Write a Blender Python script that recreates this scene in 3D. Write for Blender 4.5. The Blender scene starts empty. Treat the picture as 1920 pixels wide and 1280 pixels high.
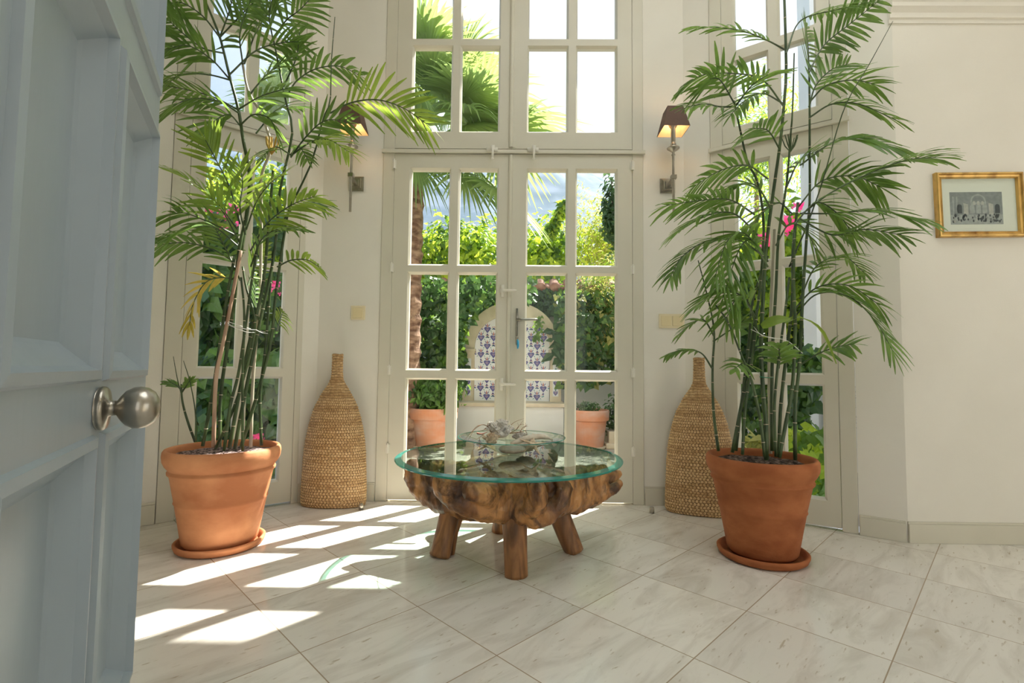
import bpy, math, random
from mathutils import Vector, Matrix, noise
R_ = random.Random(7)
C = bpy.context.scene.collection
PI = math.pi
# ------------------------------------------------------------------ camera
F_PX, PITCH, ROLL, YAW, CH = 922.3, 0.05448, 0.0111, -0.01308, 0.82
_F = Vector((math.sin(YAW)*math.cos(PITCH), math.cos(YAW)*math.cos(PITCH), math.sin(PITCH)))
_R0 = Vector((math.cos(YAW), -math.sin(YAW), 0)); _U0 = _R0.cross(_F)
_R = _R0*math.cos(ROLL) + _U0*math.sin(ROLL); _U = -_R0*math.sin(ROLL) + _U0*math.cos(ROLL)
cam = bpy.data.cameras.new('camera'); cam.sensor_width = 36; cam.lens = F_PX/1920*36; cam.clip_start = 0.02; cam.clip_end = 2000
co = bpy.data.objects.new('camera', cam); C.objects.link(co)
M3 = Matrix((_R, _U, -_F)).transposed(); co.matrix_world = Matrix.Translation((0, 0, CH)) @ M3.to_4x4()
bpy.context.scene.camera = co
def P(px, py, Y):
    """point of the place at depth Y seen at that pixel of the 1920x1280 photograph"""
    d = _F*F_PX + _R*(px-960) - _U*(py-640)
    return Vector((0, 0, CH)) + d*(Y/d.y)
# ------------------------------------------------------------------ sky, sun, exposure
sc = bpy.context.scene
sc.view_settings.view_transform = 'Standard'; sc.view_settings.look = 'None'; sc.view_settings.gamma = 1
sc.view_settings.exposure = 0.6; sc.view_settings.use_curve_mapping = False
SUN = Vector((0.525, 0.59, 1.0)).normalized()
w = bpy.data.worlds.new('sky'); sc.world = w; w.use_nodes = True
nt = w.node_tree; nt.nodes.clear()
def wn(t, **k):
    n = nt.nodes.new(t)
    for a, b in k.items(): setattr(n, a, b)
    return n
tc = wn('ShaderNodeTexCoord'); dt = wn('ShaderNodeVectorMath', operation='DOT_PRODUCT'); dt.inputs[1].default_value = (0.66, 0.62, 0.42)
nt.links.new(tc.outputs['Generated'], dt.inputs[0])
rmp = wn('ShaderNodeValToRGB'); e = rmp.color_ramp.elements
e[0].position = 0.15; e[0].color = (0.42, 0.60, 1.0, 1); e[1].position = 0.62; e[1].color = (0.88, 0.92, 1.0, 1)
nt.links.new(dt.outputs['Value'], rmp.inputs[0])
sx = wn('ShaderNodeVectorMath', operation='DOT_PRODUCT'); sx.inputs[1].default_value = (0.75, -0.66, 0.0); nt.links.new(tc.outputs['Generated'], sx.inputs[0])
mr = wn('ShaderNodeMapRange'); mr.inputs[1].default_value = 0.0; mr.inputs[2].default_value = 0.6
mr.inputs[3].default_value = 0.82; mr.inputs[4].default_value = 1.0
nt.links.new(sx.outputs['Value'], mr.inputs[0])
bg = wn('ShaderNodeBackground'); wo = wn('ShaderNodeOutputWorld')
mr2 = wn('ShaderNodeMapRange'); mr2.inputs[1].default_value = 0.0; mr2.inputs[2].default_value = 0.6
nt.links.new(sx.outputs['Value'], mr2.inputs[0]); mxw = wn('ShaderNodeMix', data_type='RGBA'); mxw.inputs['B'].default_value = (0.96, 0.97, 0.93, 1)
nt.links.new(mr2.outputs[0], mxw.inputs['Factor']); nt.links.new(rmp.outputs[0], mxw.inputs['A'])
nt.links.new(mxw.outputs['Result'], bg.inputs[0]); nt.links.new(mr.outputs[0], bg.inputs[1]); nt.links.new(bg.outputs[0], wo.inputs[0])
sl = bpy.data.lights.new('sun', 'SUN'); sl.energy = 12.0; sl.color = (1.0, 0.95, 0.86); sl.angle = 0.0093
so = bpy.data.objects.new('sun', sl); C.objects.link(so); so.rotation_euler = SUN.to_track_quat('Z', 'Y').to_euler()
so.location = (4, 5, 9)
try:
    sc.cycles.max_bounces = 10; sc.cycles.diffuse_bounces = 5; sc.cycles.transparent_max_bounces = 24
    sc.cycles.transmission_bounces = 8; sc.cycles.caustics_reflective = False; sc.cycles.caustics_refractive = False
    sc.cycles.sample_clamp_indirect = 6.0; sc.cycles.use_denoising = True
except Exception: pass
# ------------------------------------------------------------------ materials
MATS = {}
def nodes(name):
    m = bpy.data.materials.new(name); m.use_nodes = True; t = m.node_tree
    b = t.nodes['Principled BSDF']; MATS[name] = m
    return m, t, b
def col(c): return (c[0], c[1], c[2], 1)
def noisy(name, c1, c2, scale=8, rough=0.5, stretch=(1, 1, 1), detail=5, bump=0.0, bscale=None, metal=0.0, lo=.35, hi=.65, dist=0.0, trans=0.0, spec=.5):
    m, t, b = nodes(name); L = t.links
    tcn = t.nodes.new('ShaderNodeTexCoord'); mp = t.nodes.new('ShaderNodeMapping'); mp.inputs['Scale'].default_value = stretch
    L.new(tcn.outputs['Object'], mp.inputs[0])
    n = t.nodes.new('ShaderNodeTexNoise'); n.inputs['Scale'].default_value = scale; n.inputs['Detail'].default_value = detail; n.inputs['Distortion'].default_value = dist
    L.new(mp.outputs[0], n.inputs['Vector'])
    r = t.nodes.new('ShaderNodeValToRGB'); r.color_ramp.elements[0].position = lo; r.color_ramp.elements[1].position = hi
    r.color_ramp.elements[0].color = col(c1); r.color_ramp.elements[1].color = col(c2)
    L.new(n.outputs[0], r.inputs[0]); L.new(r.outputs[0], b.inputs['Base Color'])
    b.inputs['Roughness'].default_value = rough; b.inputs['Metallic'].default_value = metal
    b.inputs['Specular IOR Level'].default_value = spec
    if bump:
        n2 = t.nodes.new('ShaderNodeTexNoise'); n2.inputs['Scale'].default_value = bscale or scale*3; n2.inputs['Detail'].default_value = 6
        L.new(mp.outputs[0], n2.inputs['Vector'])
        bp = t.nodes.new('ShaderNodeBump'); bp.inputs['Strength'].default_value = bump; bp.inputs['Distance'].default_value = 0.01
        L.new(n2.outputs[0], bp.inputs['Height']); L.new(bp.outputs[0], b.inputs['Normal'])
    if trans:
        tr = t.nodes.new('ShaderNodeBsdfTranslucent'); hs = t.nodes.new('ShaderNodeHueSaturation')
        hs.inputs['Hue'].default_value = 0.475; hs.inputs['Value'].default_value = 2.6; hs.inputs['Saturation'].default_value = 1.05
        L.new(r.outputs[0], hs.inputs['Color']); L.new(hs.outputs[0], tr.inputs['Color'])
        mx = t.nodes.new('ShaderNodeMixShader'); mx.inputs[0].default_value = trans
        L.new(b.outputs[0], mx.inputs[1]); L.new(tr.outputs[0], mx.inputs[2])
        L.new(mx.outputs[0], t.nodes['Material Output'].inputs['Surface'])
    return m
def plain(name, c, rough=0.5, metal=0.0, emit=None, es=0):
    m, t, b = nodes(name); b.inputs['Base Color'].default_value = col(c); b.inputs['Roughness'].default_value = rough; b.inputs['Metallic'].default_value = metal
    if emit: b.inputs['Emission Color'].default_value = col(emit); b.inputs['Emission Strength'].default_value = es
    return m
def glass(name, tint, ior=1.45, gl=1.0, dirt=0.0):
    m = bpy.data.materials.new(name); m.use_nodes = True; t = m.node_tree; t.nodes.clear(); L = t.links; MATS[name] = m
    o = t.nodes.new('ShaderNodeOutputMaterial'); tr = t.nodes.new('ShaderNodeBsdfTransparent'); tr.inputs[0].default_value = col(tint)
    g = t.nodes.new('ShaderNodeBsdfGlossy'); g.inputs['Roughness'].default_value = 0.01
    f = t.nodes.new('ShaderNodeFresnel'); f.inputs[0].default_value = ior
    mu = t.nodes.new('ShaderNodeMath'); mu.operation = 'MULTIPLY'; mu.inputs[1].default_value = gl; L.new(f.outputs[0], mu.inputs[0])
    ge = t.nodes.new('ShaderNodeNewGeometry'); inv = t.nodes.new('ShaderNodeMath'); inv.operation = 'SUBTRACT'; inv.inputs[0].default_value = 1; L.new(ge.outputs['Backfacing'], inv.inputs[1])
    m2 = t.nodes.new('ShaderNodeMath'); m2.operation = 'MULTIPLY'; L.new(mu.outputs[0], m2.inputs[0]); L.new(inv.outputs[0], m2.inputs[1]); mu = m2
    mx = t.nodes.new('ShaderNodeMixShader'); L.new(mu.outputs[0], mx.inputs[0]); L.new(tr.outputs[0], mx.inputs[1]); L.new(g.outputs[0], mx.inputs[2])
    L.new(mx.outputs[0], o.inputs[0]); return m
WALLC = (0.80, 0.765, 0.68)
noisy('wall_paint', (0.79, 0.755, 0.67), (0.82, 0.785, 0.70), 3, 0.75, bump=0.06, bscale=160)
noisy('joinery', (0.645, 0.61, 0.50), (0.675, 0.64, 0.53), 2, 0.42)
noisy('ceiling_paint', (0.82, 0.81, 0.78), (0.84, 0.83, 0.8), 2, 0.8)
noisy('grey_door', (0.29, 0.345, 0.385), (0.33, 0.385, 0.425), 3, 0.34, stretch=(1, 1, .3), bump=0.05, bscale=30)
noisy('outer_white', (0.80, 0.80, 0.79), (0.86, 0.86, 0.85), 4, 0.8, bump=0.1, bscale=40)
glass('pane_glass', (0.97, 0.985, 0.98), 1.45, 0.8)
glass('print_glass', (0.98, 0.99, 0.98), 1.3, 0.15)
glass('table_glass', (0.86, 0.95, 0.92), 1.52, 1.6)
glass('bowl_glass', (0.93, 0.98, 0.96), 1.5, 1.3)
def edge_glass():
    m, t, b = nodes('glass_edge'); b.inputs['Base Color'].default_value = (0.03, 0.30, 0.26, 1); b.inputs['Roughness'].default_value = 0.06
    tr = t.nodes.new('ShaderNodeBsdfTransparent'); tr.inputs[0].default_value = (0.25, 0.75, 0.66, 1)
    mx = t.nodes.new('ShaderNodeMixShader'); mx.inputs[0].default_value = 0.35
    t.links.new(b.outputs[0], mx.inputs[1]); t.links.new(tr.outputs[0], mx.inputs[2]); t.links.new(mx.outputs[0], t.nodes['Material Output'].inputs['Surface'])
edge_glass()
fg = bpy.data.materials.new('frosted_glass'); fg.use_nodes = True; MATS['frosted_glass'] = fg; tt = fg.node_tree; tt.nodes.remove(tt.nodes['Principled BSDF'])
tl_ = tt.nodes.new('ShaderNodeBsdfTranslucent'); tl_.inputs[0].default_value = (0.78, 0.80, 0.80, 1); tt.links.new(tl_.outputs[0], tt.nodes['Material Output'].inputs['Surface'])
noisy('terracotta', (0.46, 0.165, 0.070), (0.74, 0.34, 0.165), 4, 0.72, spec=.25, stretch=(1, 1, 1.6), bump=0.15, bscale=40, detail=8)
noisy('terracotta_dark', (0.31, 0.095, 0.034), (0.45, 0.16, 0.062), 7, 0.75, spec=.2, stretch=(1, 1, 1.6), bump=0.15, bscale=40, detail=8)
noisy('terracotta_old', (0.62, 0.26, 0.14), (0.60, 0.38, 0.30), 4, 0.85, stretch=(1, 1, 2), bump=0.2, bscale=30, detail=8)
noisy('soil', (0.03, 0.018, 0.012), (0.30, 0.20, 0.16), 60, 0.9, bump=0.8, bscale=90, lo=.45, hi=.7)
noisy('gravel', (0.05, 0.03, 0.03), (0.45, 0.32, 0.30), 90, 0.9, bump=0.6, bscale=90, lo=.4, hi=.62)
noisy('wicker', (0.42, 0.24, 0.09), (0.76, 0.54, 0.28), 90, 0.55, stretch=(1, 1, 1.6), bump=0.4, bscale=120, detail=8, lo=.33, hi=.6)
noisy('wicker_mid', (0.36, 0.20, 0.075), (0.62, 0.40, 0.18), 60, 0.55, stretch=(1, 1, 1.6), bump=0.4, bscale=120, detail=8, lo=.33, hi=.6)
noisy('wicker_gap_shade', (0.14, 0.07, 0.028), (0.30, 0.16, 0.065), 60, 0.6)  # shade between the strands, put into the colour of the weave valleys
noisy('root_wood', (0.085, 0.034, 0.014), (0.52, 0.26, 0.095), 9, 0.36, stretch=(1.2, 1.2, .55), bump=0.8, bscale=30, detail=10, lo=.30, hi=.60, dist=.5)
noisy('leg_wood', (0.11, 0.045, 0.016), (0.40, 0.18, 0.065), 11, 0.42, stretch=(1.6, 1.6, .25), bump=0.35, bscale=14, detail=9, dist=1.2)
noisy('nickel', (0.36, 0.33, 0.28), (0.46, 0.42, 0.36), 20, 0.28, metal=1.0)
noisy('dark_metal', (0.24, 0.24, 0.21), (0.32, 0.31, 0.27), 20, 0.35, metal=1.0)
plain('hinge_white', (0.80, 0.77, 0.68), 0.35)
plain('shadow_gap', (0.10, 0.08, 0.06), 0.9)
plain('switch_cream', (0.78, 0.66, 0.40), 0.4)
plain('switch_frame', (0.80, 0.70, 0.48), 0.4)
noisy('gold_leaf', (0.34, 0.17, 0.045), (0.78, 0.50, 0.16), 18, 0.35, metal=0.6, detail=6, stretch=(1, 1, .4), lo=.3, hi=.55)
plain('mat_board', (0.72, 0.74, 0.66), 0.8)
for n_, c_ in (('ink_mid', (0.20, 0.22, 0.22)), ('ink_light', (0.29, 0.31, 0.30)), ('ink_dark', (0.055, 0.065, 0.07)), ('ink_pale', (0.36, 0.36, 0.33)), ('ink_line', (0.52, 0.52, 0.48))): noisy(n_, c_, tuple(x*1.25 for x in c_), 60, 0.6)
noisy('shade_out', (0.115, 0.062, 0.042), (0.14, 0.078, 0.052), 200, 0.7)
plain('shade_in', (0.88, 0.72, 0.50), 0.6)
plain('bulb_glow', (1, .8, .5), 0.4, emit=(1.0, 0.62, 0.28), es=14)
noisy('frond', (0.075, 0.155, 0.035), (0.145, 0.26, 0.06), 9, 0.33, trans=0.34)
noisy('frond_pale', (0.13, 0.22, 0.04), (0.22, 0.33, 0.06), 9, 0.36, trans=0.42)
noisy('frond_yellow', (0.34, 0.30, 0.05), (0.52, 0.44, 0.10), 9, 0.45, trans=0.4)
noisy('stem', (0.030, 0.055, 0.018), (0.085, 0.13, 0.045), 14, 0.35, stretch=(1, 1, .6))
noisy('stem_ring', (0.45, 0.36, 0.25), (0.6, 0.5, 0.36), 40, 0.6)
noisy('cane_brown', (0.30, 0.15, 0.09), (0.58, 0.40, 0.28), 12, 0.6, stretch=(1, 1, .3))
noisy('cane_pale', (0.42, 0.38, 0.28), (0.62, 0.57, 0.45), 12, 0.5, stretch=(1, 1, .3))
noisy('bud_orange', (0.55, 0.28, 0.05), (0.65, 0.45, 0.08), 20, 0.5)
plain('string', (0.85, 0.84, 0.80), 0.7)
noisy('coral_white', (0.72, 0.66, 0.58), (0.88, 0.85, 0.80), 30, 0.85, bump=0.8, bscale=120)
noisy('shell', (0.60, 0.50, 0.38), (0.80, 0.74, 0.62), 25, 0.5, bump=.3, bscale=90)
noisy('sea_star', (0.62, 0.46, 0.30), (0.74, 0.62, 0.46), 40, 0.85, bump=.6, bscale=150)
noisy('twig', (0.16, 0.075, 0.03), (0.36, 0.19, 0.09), 40, 0.7)
noisy('driftwood', (0.36, 0.14, 0.09), (0.46, 0.22, 0.15), 20, 0.7)
# outdoors
noisy('patio', (0.40, 0.34, 0.28), (0.56, 0.49, 0.41), 3, 0.85, bump=0.2, bscale=20, detail=8)
noisy('niche_stone', (0.66, 0.56, 0.42), (0.78, 0.69, 0.54), 6, 0.8, bump=0.1, bscale=60)
plain('tile_white', (0.84, 0.85, 0.90), 0.2)
plain('tile_navy', (0.10, 0.10, 0.33), 0.2)
plain('tile_violet', (0.30, 0.22, 0.40), 0.2)
plain('tile_teal', (0.16, 0.36, 0.42), 0.2)
plain('tile_rust', (0.50, 0.17, 0.16), 0.2)
noisy('roof_clay', (0.36, 0.15, 0.10), (0.52, 0.30, 0.24), 8, 0.8)
noisy('leaf_ivy', (0.025, 0.065, 0.02), (0.07, 0.16, 0.045), 3, 0.4, trans=0.25)
noisy('leaf_mid', (0.06, 0.14, 0.025), (0.15, 0.27, 0.05), 2.5, 0.4, trans=0.35)
noisy('leaf_sunny', (0.20, 0.33, 0.035), (0.42, 0.52, 0.07), 2.5, 0.4, trans=0.45)
noisy('leaf_olive', (0.22, 0.25, 0.07), (0.42, 0.40, 0.13), 3, 0.5, trans=0.35)
noisy('leaf_fan', (0.11, 0.19, 0.07), (0.24, 0.33, 0.11), 1.2, 0.38, trans=0.36)
noisy('leaf_fan_dry', (0.45, 0.36, 0.12), (0.60, 0.46, 0.2), 3, 0.6, trans=0.3)
noisy('palm_bark', (0.14, 0.07, 0.045), (0.42, 0.27, 0.19), 10, 0.9, stretch=(1, 1, 2), bump=0.8, bscale=20)
noisy('branch', (0.16, 0.10, 0.07), (0.30, 0.22, 0.16), 10, 0.85)
noisy('flower_pink', (0.85, 0.07, 0.26), (0.95, 0.20, 0.42), 20, 0.6, trans=0.35)
noisy('hill_hazed', (0.07, 0.12, 0.17), (0.15, 0.20, 0.27), 0.045, 0.95, detail=9, lo=.42, hi=.62)  # bluish distance haze is mixed into the base colour
noisy('hill_green', (0.10, 0.18, 0.12), (0.24, 0.34, 0.22), 0.4, 0.95, detail=8)
plain('ac_white', (0.74, 0.74, 0.72), 0.5)
plain('ac_dark', (0.35, 0.34, 0.33), 0.6)
plain('blue_plastic', (0.02, 0.33, 0.62), 0.3)
plain('tie_green', (0.02, 0.22, 0.12), 0.5)
def travertine():
    m, t, b = nodes('travertine'); L = t.links; N = t.nodes.new
    tcn = N('ShaderNodeTexCoord'); mp = N('ShaderNodeMapping'); mp.inputs['Rotation'].default_value = (0, 0, -math.radians(45.45)); L.new(tcn.outputs['Object'], mp.inputs[0])
    sub = N('ShaderNodeVectorMath'); sub.operation = 'SUBTRACT'; sub.inputs[1].default_value = (0.600, 0.260, 0); L.new(mp.outputs[0], sub.inputs[0])
    sca = N('ShaderNodeVectorMath'); sca.operation = 'SCALE'; sca.inputs['Scale'].default_value = 1/0.3985; L.new(sub.outputs[0], sca.inputs[0])
    fl = N('ShaderNodeVectorMath'); fl.operation = 'FLOOR'; L.new(sca.outputs[0], fl.inputs[0])
    fr = N('ShaderNodeVectorMath'); fr.operation = 'FRACTION'; L.new(sca.outputs[0], fr.inputs[0])
    s = N('ShaderNodeSeparateXYZ'); L.new(fr.outputs[0], s.inputs[0])
    def mth(op, a, bb=None):
        n = N('ShaderNodeMath'); n.operation = op
        for i, v in enumerate((a, bb)):
            if v is None: continue
            if isinstance(v, (int, float)): n.inputs[i].default_value = v
            else: L.new(v, n.inputs[i])
        return n.outputs[0]
    def edge(o): return mth('MINIMUM', o, mth('SUBTRACT', 1.0, o))
    gx = mth('MINIMUM', edge(s.outputs[0]), edge(s.outputs[1]))
    grout = mth('LESS_THAN', gx, 0.0042)
    wn_ = N('ShaderNodeTexWhiteNoise'); wn_.noise_dimensions = '3D'; L.new(fl.outputs[0], wn_.inputs['Vector'])
    off = N('ShaderNodeVectorMath'); off.operation = 'MULTIPLY_ADD'; L.new(wn_.outputs['Color'], off.inputs[0]); off.inputs[1].default_value = (17, 13, 9); L.new(mp.outputs[0], off.inputs[2])
    m2 = N('ShaderNodeMapping'); m2.inputs['Scale'].default_value = (1.5, 6.0, 1); L.new(off.outputs[0], m2.inputs[0])
    n1 = N('ShaderNodeTexNoise'); n1.inputs['Scale'].default_value = 1.6; n1.inputs['Detail'].default_value = 9; n1.inputs['Roughness'].default_value = .62; n1.inputs['Distortion'].default_value = 1.1; L.new(m2.outputs[0], n1.inputs['Vector'])
    r = N('ShaderNodeValToRGB'); r.color_ramp.elements[0].position = .24; r.color_ramp.elements[0].color = (0.62, 0.55, 0.45, 1)
    r.color_ramp.elements[1].position = .54; r.color_ramp.elements[1].color = (0.83, 0.79, 0.72, 1)
    el = r.color_ramp.elements.new(.37); el.color = (0.70, 0.655, 0.585, 1); L.new(n1.outputs[0], r.inputs[0])
    n2 = N('ShaderNodeTexNoise'); n2.inputs['Scale'].default_value = 14; n2.inputs['Detail'].default_value = 6; L.new(m2.outputs[0], n2.inputs['Vector'])
    pit = N('ShaderNodeValToRGB'); pit.color_ramp.elements[0].position = .64; pit.color_ramp.elements[0].color = (1, 1, 1, 1); pit.color_ramp.elements[1].position = .72; pit.color_ramp.elements[1].color = (.70, .64, .56, 1); L.new(n2.outputs[0], pit.inputs[0])
    mm = N('ShaderNodeMix'); mm.data_type = 'RGBA'; mm.blend_type = 'MULTIPLY'; mm.inputs['Factor'].default_value = 1; L.new(r.outputs[0], mm.inputs['A']); L.new(pit.outputs[0], mm.inputs['B'])
    tv = mth('MULTIPLY_ADD', wn_.outputs['Value'], 0.14); tv.node.inputs[2].default_value = 0.90
    hs = N('ShaderNodeHueSaturation'); L.new(tv, hs.inputs['Value']); L.new(mm.outputs['Result'], hs.inputs['Color'])
    g2 = N('ShaderNodeMix'); g2.data_type = 'RGBA'; L.new(grout, g2.inputs['Factor']); L.new(hs.outputs[0], g2.inputs['A']); g2.inputs['B'].default_value = (0.40, 0.31, 0.22, 1)
    L.new(g2.outputs['Result'], b.inputs['Base Color'])
    rr = mth('MULTIPLY_ADD', n1.outputs[0], 0.16); rr.node.inputs[2].default_value = 0.06
    L.new(rr, b.inputs['Roughness'])
    bp = N('ShaderNodeBump'); bp.inputs['Strength'].default_value = .25; bp.inputs['Distance'].default_value = .002; bp.invert = True; L.new(grout, bp.inputs['Height']); L.new(bp.outputs[0], b.inputs['Normal'])
travertine()
# ------------------------------------------------------------------ mesh helpers
class MB:
    def __init__(s): s.v = []; s.f = []; s.m = []; s.cur = 0
    def add(s, vs, fs):
        o = len(s.v); s.v += [tuple(x) for x in vs]; s.f += [tuple(i+o for i in f) for f in fs]; s.m += [s.cur]*len(fs); return s
    def box(s, x0, x1, y0, y1, z0, z1, fr=None):
        q = [(x0, y0, z0), (x1, y0, z0), (x1, y1, z0), (x0, y1, z0), (x0, y0, z1), (x1, y0, z1), (x1, y1, z1), (x0, y1, z1)]
        if fr: q = [fr(*p) for p in q]
        return s.add(q, [(0, 3, 2, 1), (4, 5, 6, 7), (0, 1, 5, 4), (1, 2, 6, 5), (2, 3, 7, 6), (3, 0, 4, 7)])
    def tube(s, pts, rad, n=8, caps=True, flat=1.0):
        pts = [Vector(p) for p in pts]; k = len(pts)
        rs = rad if isinstance(rad, (list, tuple)) else [rad]*k
        vs = []; fs = []; T0 = (pts[1]-pts[0]).normalized()
        ref = Vector((0, 0, 1)) if abs(T0.z) < .9 else Vector((1, 0, 0))
        A = T0.cross(ref).normalized()
        for i, p in enumerate(pts):
            T = (pts[min(i+1, k-1)]-pts[max(i-1, 0)]).normalized()
            A = (A - T*A.dot(T)).normalized(); B = T.cross(A)
            for j in range(n):
                a = 2*PI*j/n; vs.append(p + A*math.cos(a)*rs[i] + B*math.sin(a)*rs[i]*flat)
        for i in range(k-1):
            for j in range(n):
                fs.append((i*n+j, i*n+(j+1) % n, (i+1)*n+(j+1) % n, (i+1)*n+j))
        if caps: fs += [tuple(range(n))[::-1], tuple((k-1)*n+j for j in range(n))]
        return s.add(vs, fs)
    def lathe(s, prof, n=40, c=(0, 0, 0), sx=1, sy=1, fn=None):
        vs = []; fs = []; k = len(prof)
        for i, (r, z) in enumerate(prof):
            for j in range(n):
                a = 2*PI*j/n; rr = r + (fn(i, j) if fn else 0)
                vs.append((c[0]+rr*math.cos(a)*sx, c[1]+rr*math.sin(a)*sy, c[2]+z))
        for i in range(k-1):
            for j in range(n): fs.append((i*n+j, i*n+(j+1) % n, (i+1)*n+(j+1) % n, (i+1)*n+j))
        fs += [tuple(range(n))[::-1], tuple((k-1)*n+j for j in range(n))]
        return s.add(vs, fs)
    def sphere(s, c, r, n=12, sc_=(1, 1, 1), fn=None):
        prof = []; vs = []; fs = []; m = n
        for i in range(n+1):
            th = PI*i/n
            for j in range(m*2):
                a = PI*j/m; d = Vector((math.sin(th)*math.cos(a), math.sin(th)*math.sin(a), math.cos(th)))
                k = r*(fn(d) if fn else 1); vs.append((c[0]+d.x*k*sc_[0], c[1]+d.y*k*sc_[1], c[2]+d.z*k*sc_[2]))
        for i in range(n):
            for j in range(m*2): fs.append((i*2*m+j, (i+1)*2*m+j, (i+1)*2*m+(j+1) % (2*m), i*2*m+(j+1) % (2*m)))
        return s.add(vs, fs)
    def prism(s, poly, h0, h1, fr):
        n = len(poly); vs = [fr(p[0], h0, p[1]) for p in poly]+[fr(p[0], h1, p[1]) for p in poly]
        return s.add(vs, [tuple(range(n)), tuple(range(n, 2*n))[::-1]]+[(i, (i+1) % n+0, n+(i+1) % n, n+i) for i in range(n)])
    def build(s, name, mats, parent=None, smooth=False, bevel=0, loc=None):
        me = bpy.data.meshes.new(name)
        vs = s.v
        if loc is not None: vs = [(a-loc[0], b-loc[1], c-loc[2]) for a, b, c in vs]
        me.from_pydata(vs, [], s.f)
        for mm in (mats if isinstance(mats, (list, tuple)) else [mats]): me.materials.append(MATS[mm])
        if max(s.m, default=0) > 0: me.polygons.foreach_set('material_index', s.m)
        if smooth: me.polygons.foreach_set('use_smooth', [True]*len(me.polygons))
        me.update(); o = bpy.data.objects.new(name, me); C.objects.link(o)
        if parent is not None:
            o.parent = parent
            if loc is None: o.matrix_parent_inverse = Matrix.Translation(parent.location).inverted() if parent.type == 'EMPTY' and not parent.rotation_euler.z else parent.matrix_basis.inverted()
        elif loc is not None: o.location = loc
        if bevel:
            b = o.modifiers.new('bevel', 'BEVEL'); b.width = bevel; b.segments = 2; b.limit_method = 'ANGLE'; b.angle_limit = .6
        return o
def tag(o, label, cat, group=None, kind=None):
    o['label'] = label; o['category'] = cat
    if group: o['group'] = group
    if kind: o['kind'] = kind
    return o
def thing(name, loc, label, cat, group=None, kind=None):
    o = bpy.data.objects.new(name, None); C.objects.link(o); o.location = loc; o.empty_display_size = .1
    return tag(o, label, cat, group, kind)
def struct(o, label, cat): o['kind'] = 'structure'; o['label'] = label; o['category'] = cat; return o
def frame(p0, deg):
    """local wall frame: u along the wall, n outward from the room, z up"""
    c, s = math.cos(math.radians(deg)), math.sin(math.radians(deg))
    return lambda u, n, z: (p0[0]+u*c-n*s, p0[1]+u*s+n*c, z)
def spline(pts, n):
    pts = [Vector(p) for p in pts]; q = [pts[0]*2-pts[1]]+pts+[pts[-1]*2-pts[-2]]; out = []
    seg = len(pts)-1
    for i in range(n+1):
        t = i/n*seg; k = min(int(t), seg-1); t -= k; a, b, c, d = q[k:k+4]
        out.append(.5*((2*b)+(c-a)*t+(2*a-5*b+4*c-d)*t*t+(3*b-a-3*c+d)*t**3))
    return out
# ------------------------------------------------------------------ room shell
YF = 3.05
FF = frame((0, YF), 0); FL = frame((-1.25, YF), 38.5); FR = frame((1.031, YF), -34.5)
H = 4.0
def wall_with_hole(fr, u0, u1, h0, h1, ztop, name, label, th=.16, z1=H):
    m = MB()
    if h0 > u0: m.box(u0, h0, 0, th, 0, z1, fr)
    if u1 > h1: m.box(h1, u1, 0, th, 0, z1, fr)
    m.box(h0, h1, 0, th, ztop, z1, fr)
    return struct(m.build(name, 'wall_paint'), label, 'wall')
m = MB(); m.box(-3.2, 4.2, -1.2, 2.2, -.1, 0)
m.add([(-3.2, 2.2, 0), (4.2, 2.2, 0), (4.2, 2.47, 0), (1.9, 2.47, 0), (1.05, 3.2, 0), (-1.27, 3.2, 0), (-2.3, 2.3, 0), (-3.2, 2.3, 0)], [tuple(range(8))])
struct(m.build('floor', 'travertine'), 'polished cream travertine floor of square tiles laid on the diagonal', 'floor')
wall_with_hole(FF, -1.25, 1.031, -.87, .775, 3.78, 'wall_back', 'cream wall around the central glazed double door')
wall_with_hole(FL, -1.30, 0, -.787, -.095, 3.78, 'wall_left', 'cream slanted wall around the left tall window')
wall_with_hole(FR, 0, 1.052, .158, .858, 3.78, 'wall_right', 'cream slanted wall around the right tall window')
m = MB(); m.box(1.898, 4.2, 2.455, 2.62, 0, H); struct(m.build('wall_front', 'wall_paint'), 'plain cream wall where the gilt framed print hangs', 'wall')
m = MB(); m.box(-3.2, -2.262, 2.245, 2.40, 0, H); struct(m.build('wall_side', 'wall_paint'), 'cream wall hidden behind the open grey door', 'wall')
m = MB()
for x0, x1, z0, z1 in ((-3.2, -.3, 0, H), (1.0, 4.2, 0, H), (-.3, 1.0, 2.3, H)): m.box(x0, x1, -1.2, -1.05, z0, z1)
struct(m.build('wall_entrance', 'wall_paint'), 'unseen entrance wall behind the viewer, its opening added to balance the light', 'wall')  # opening behind the camera is added and sized for the light
m = MB()
for y0, y1, z0, z1 in ((-1.2, -1.0, 0, H), (1.1, 2.62, 0, H), (-1.0, 1.1, 0, .6), (-1.0, 1.1, 2.6, H)): m.box(4.2, 4.35, y0, y1, z0, z1)
struct(m.build('wall_far', 'wall_paint'), 'side wall out of view to the right, with an opening added for light', 'wall')  # opening added out of view to let fill light in from the right
m = MB(); m.box(-3.35, -3.2, -1.2, 2.4, 0, H); struct(m.build('wall_near', 'wall_paint'), 'side wall out of view to the left', 'wall')
m = MB(); SKX0, SKX1, SKY0, SKY1 = -.2, 1.9, .2, 2.1
for x0, x1, y0, y1 in ((-3.35, SKX0, -1.2, 2.45), (SKX1, 4.35, -1.2, 2.45), (SKX0, SKX1, -1.2, SKY0), (SKX0, SKX1, SKY1, 2.45)): m.box(x0, x1, y0, y1, H, H+.15)
m.prism([(-2.4, 2.45), (2.1, 2.45), (1.2, 3.25), (-1.35, 3.25)], H, H+.15, lambda a, h, b: (a, b, h))
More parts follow.
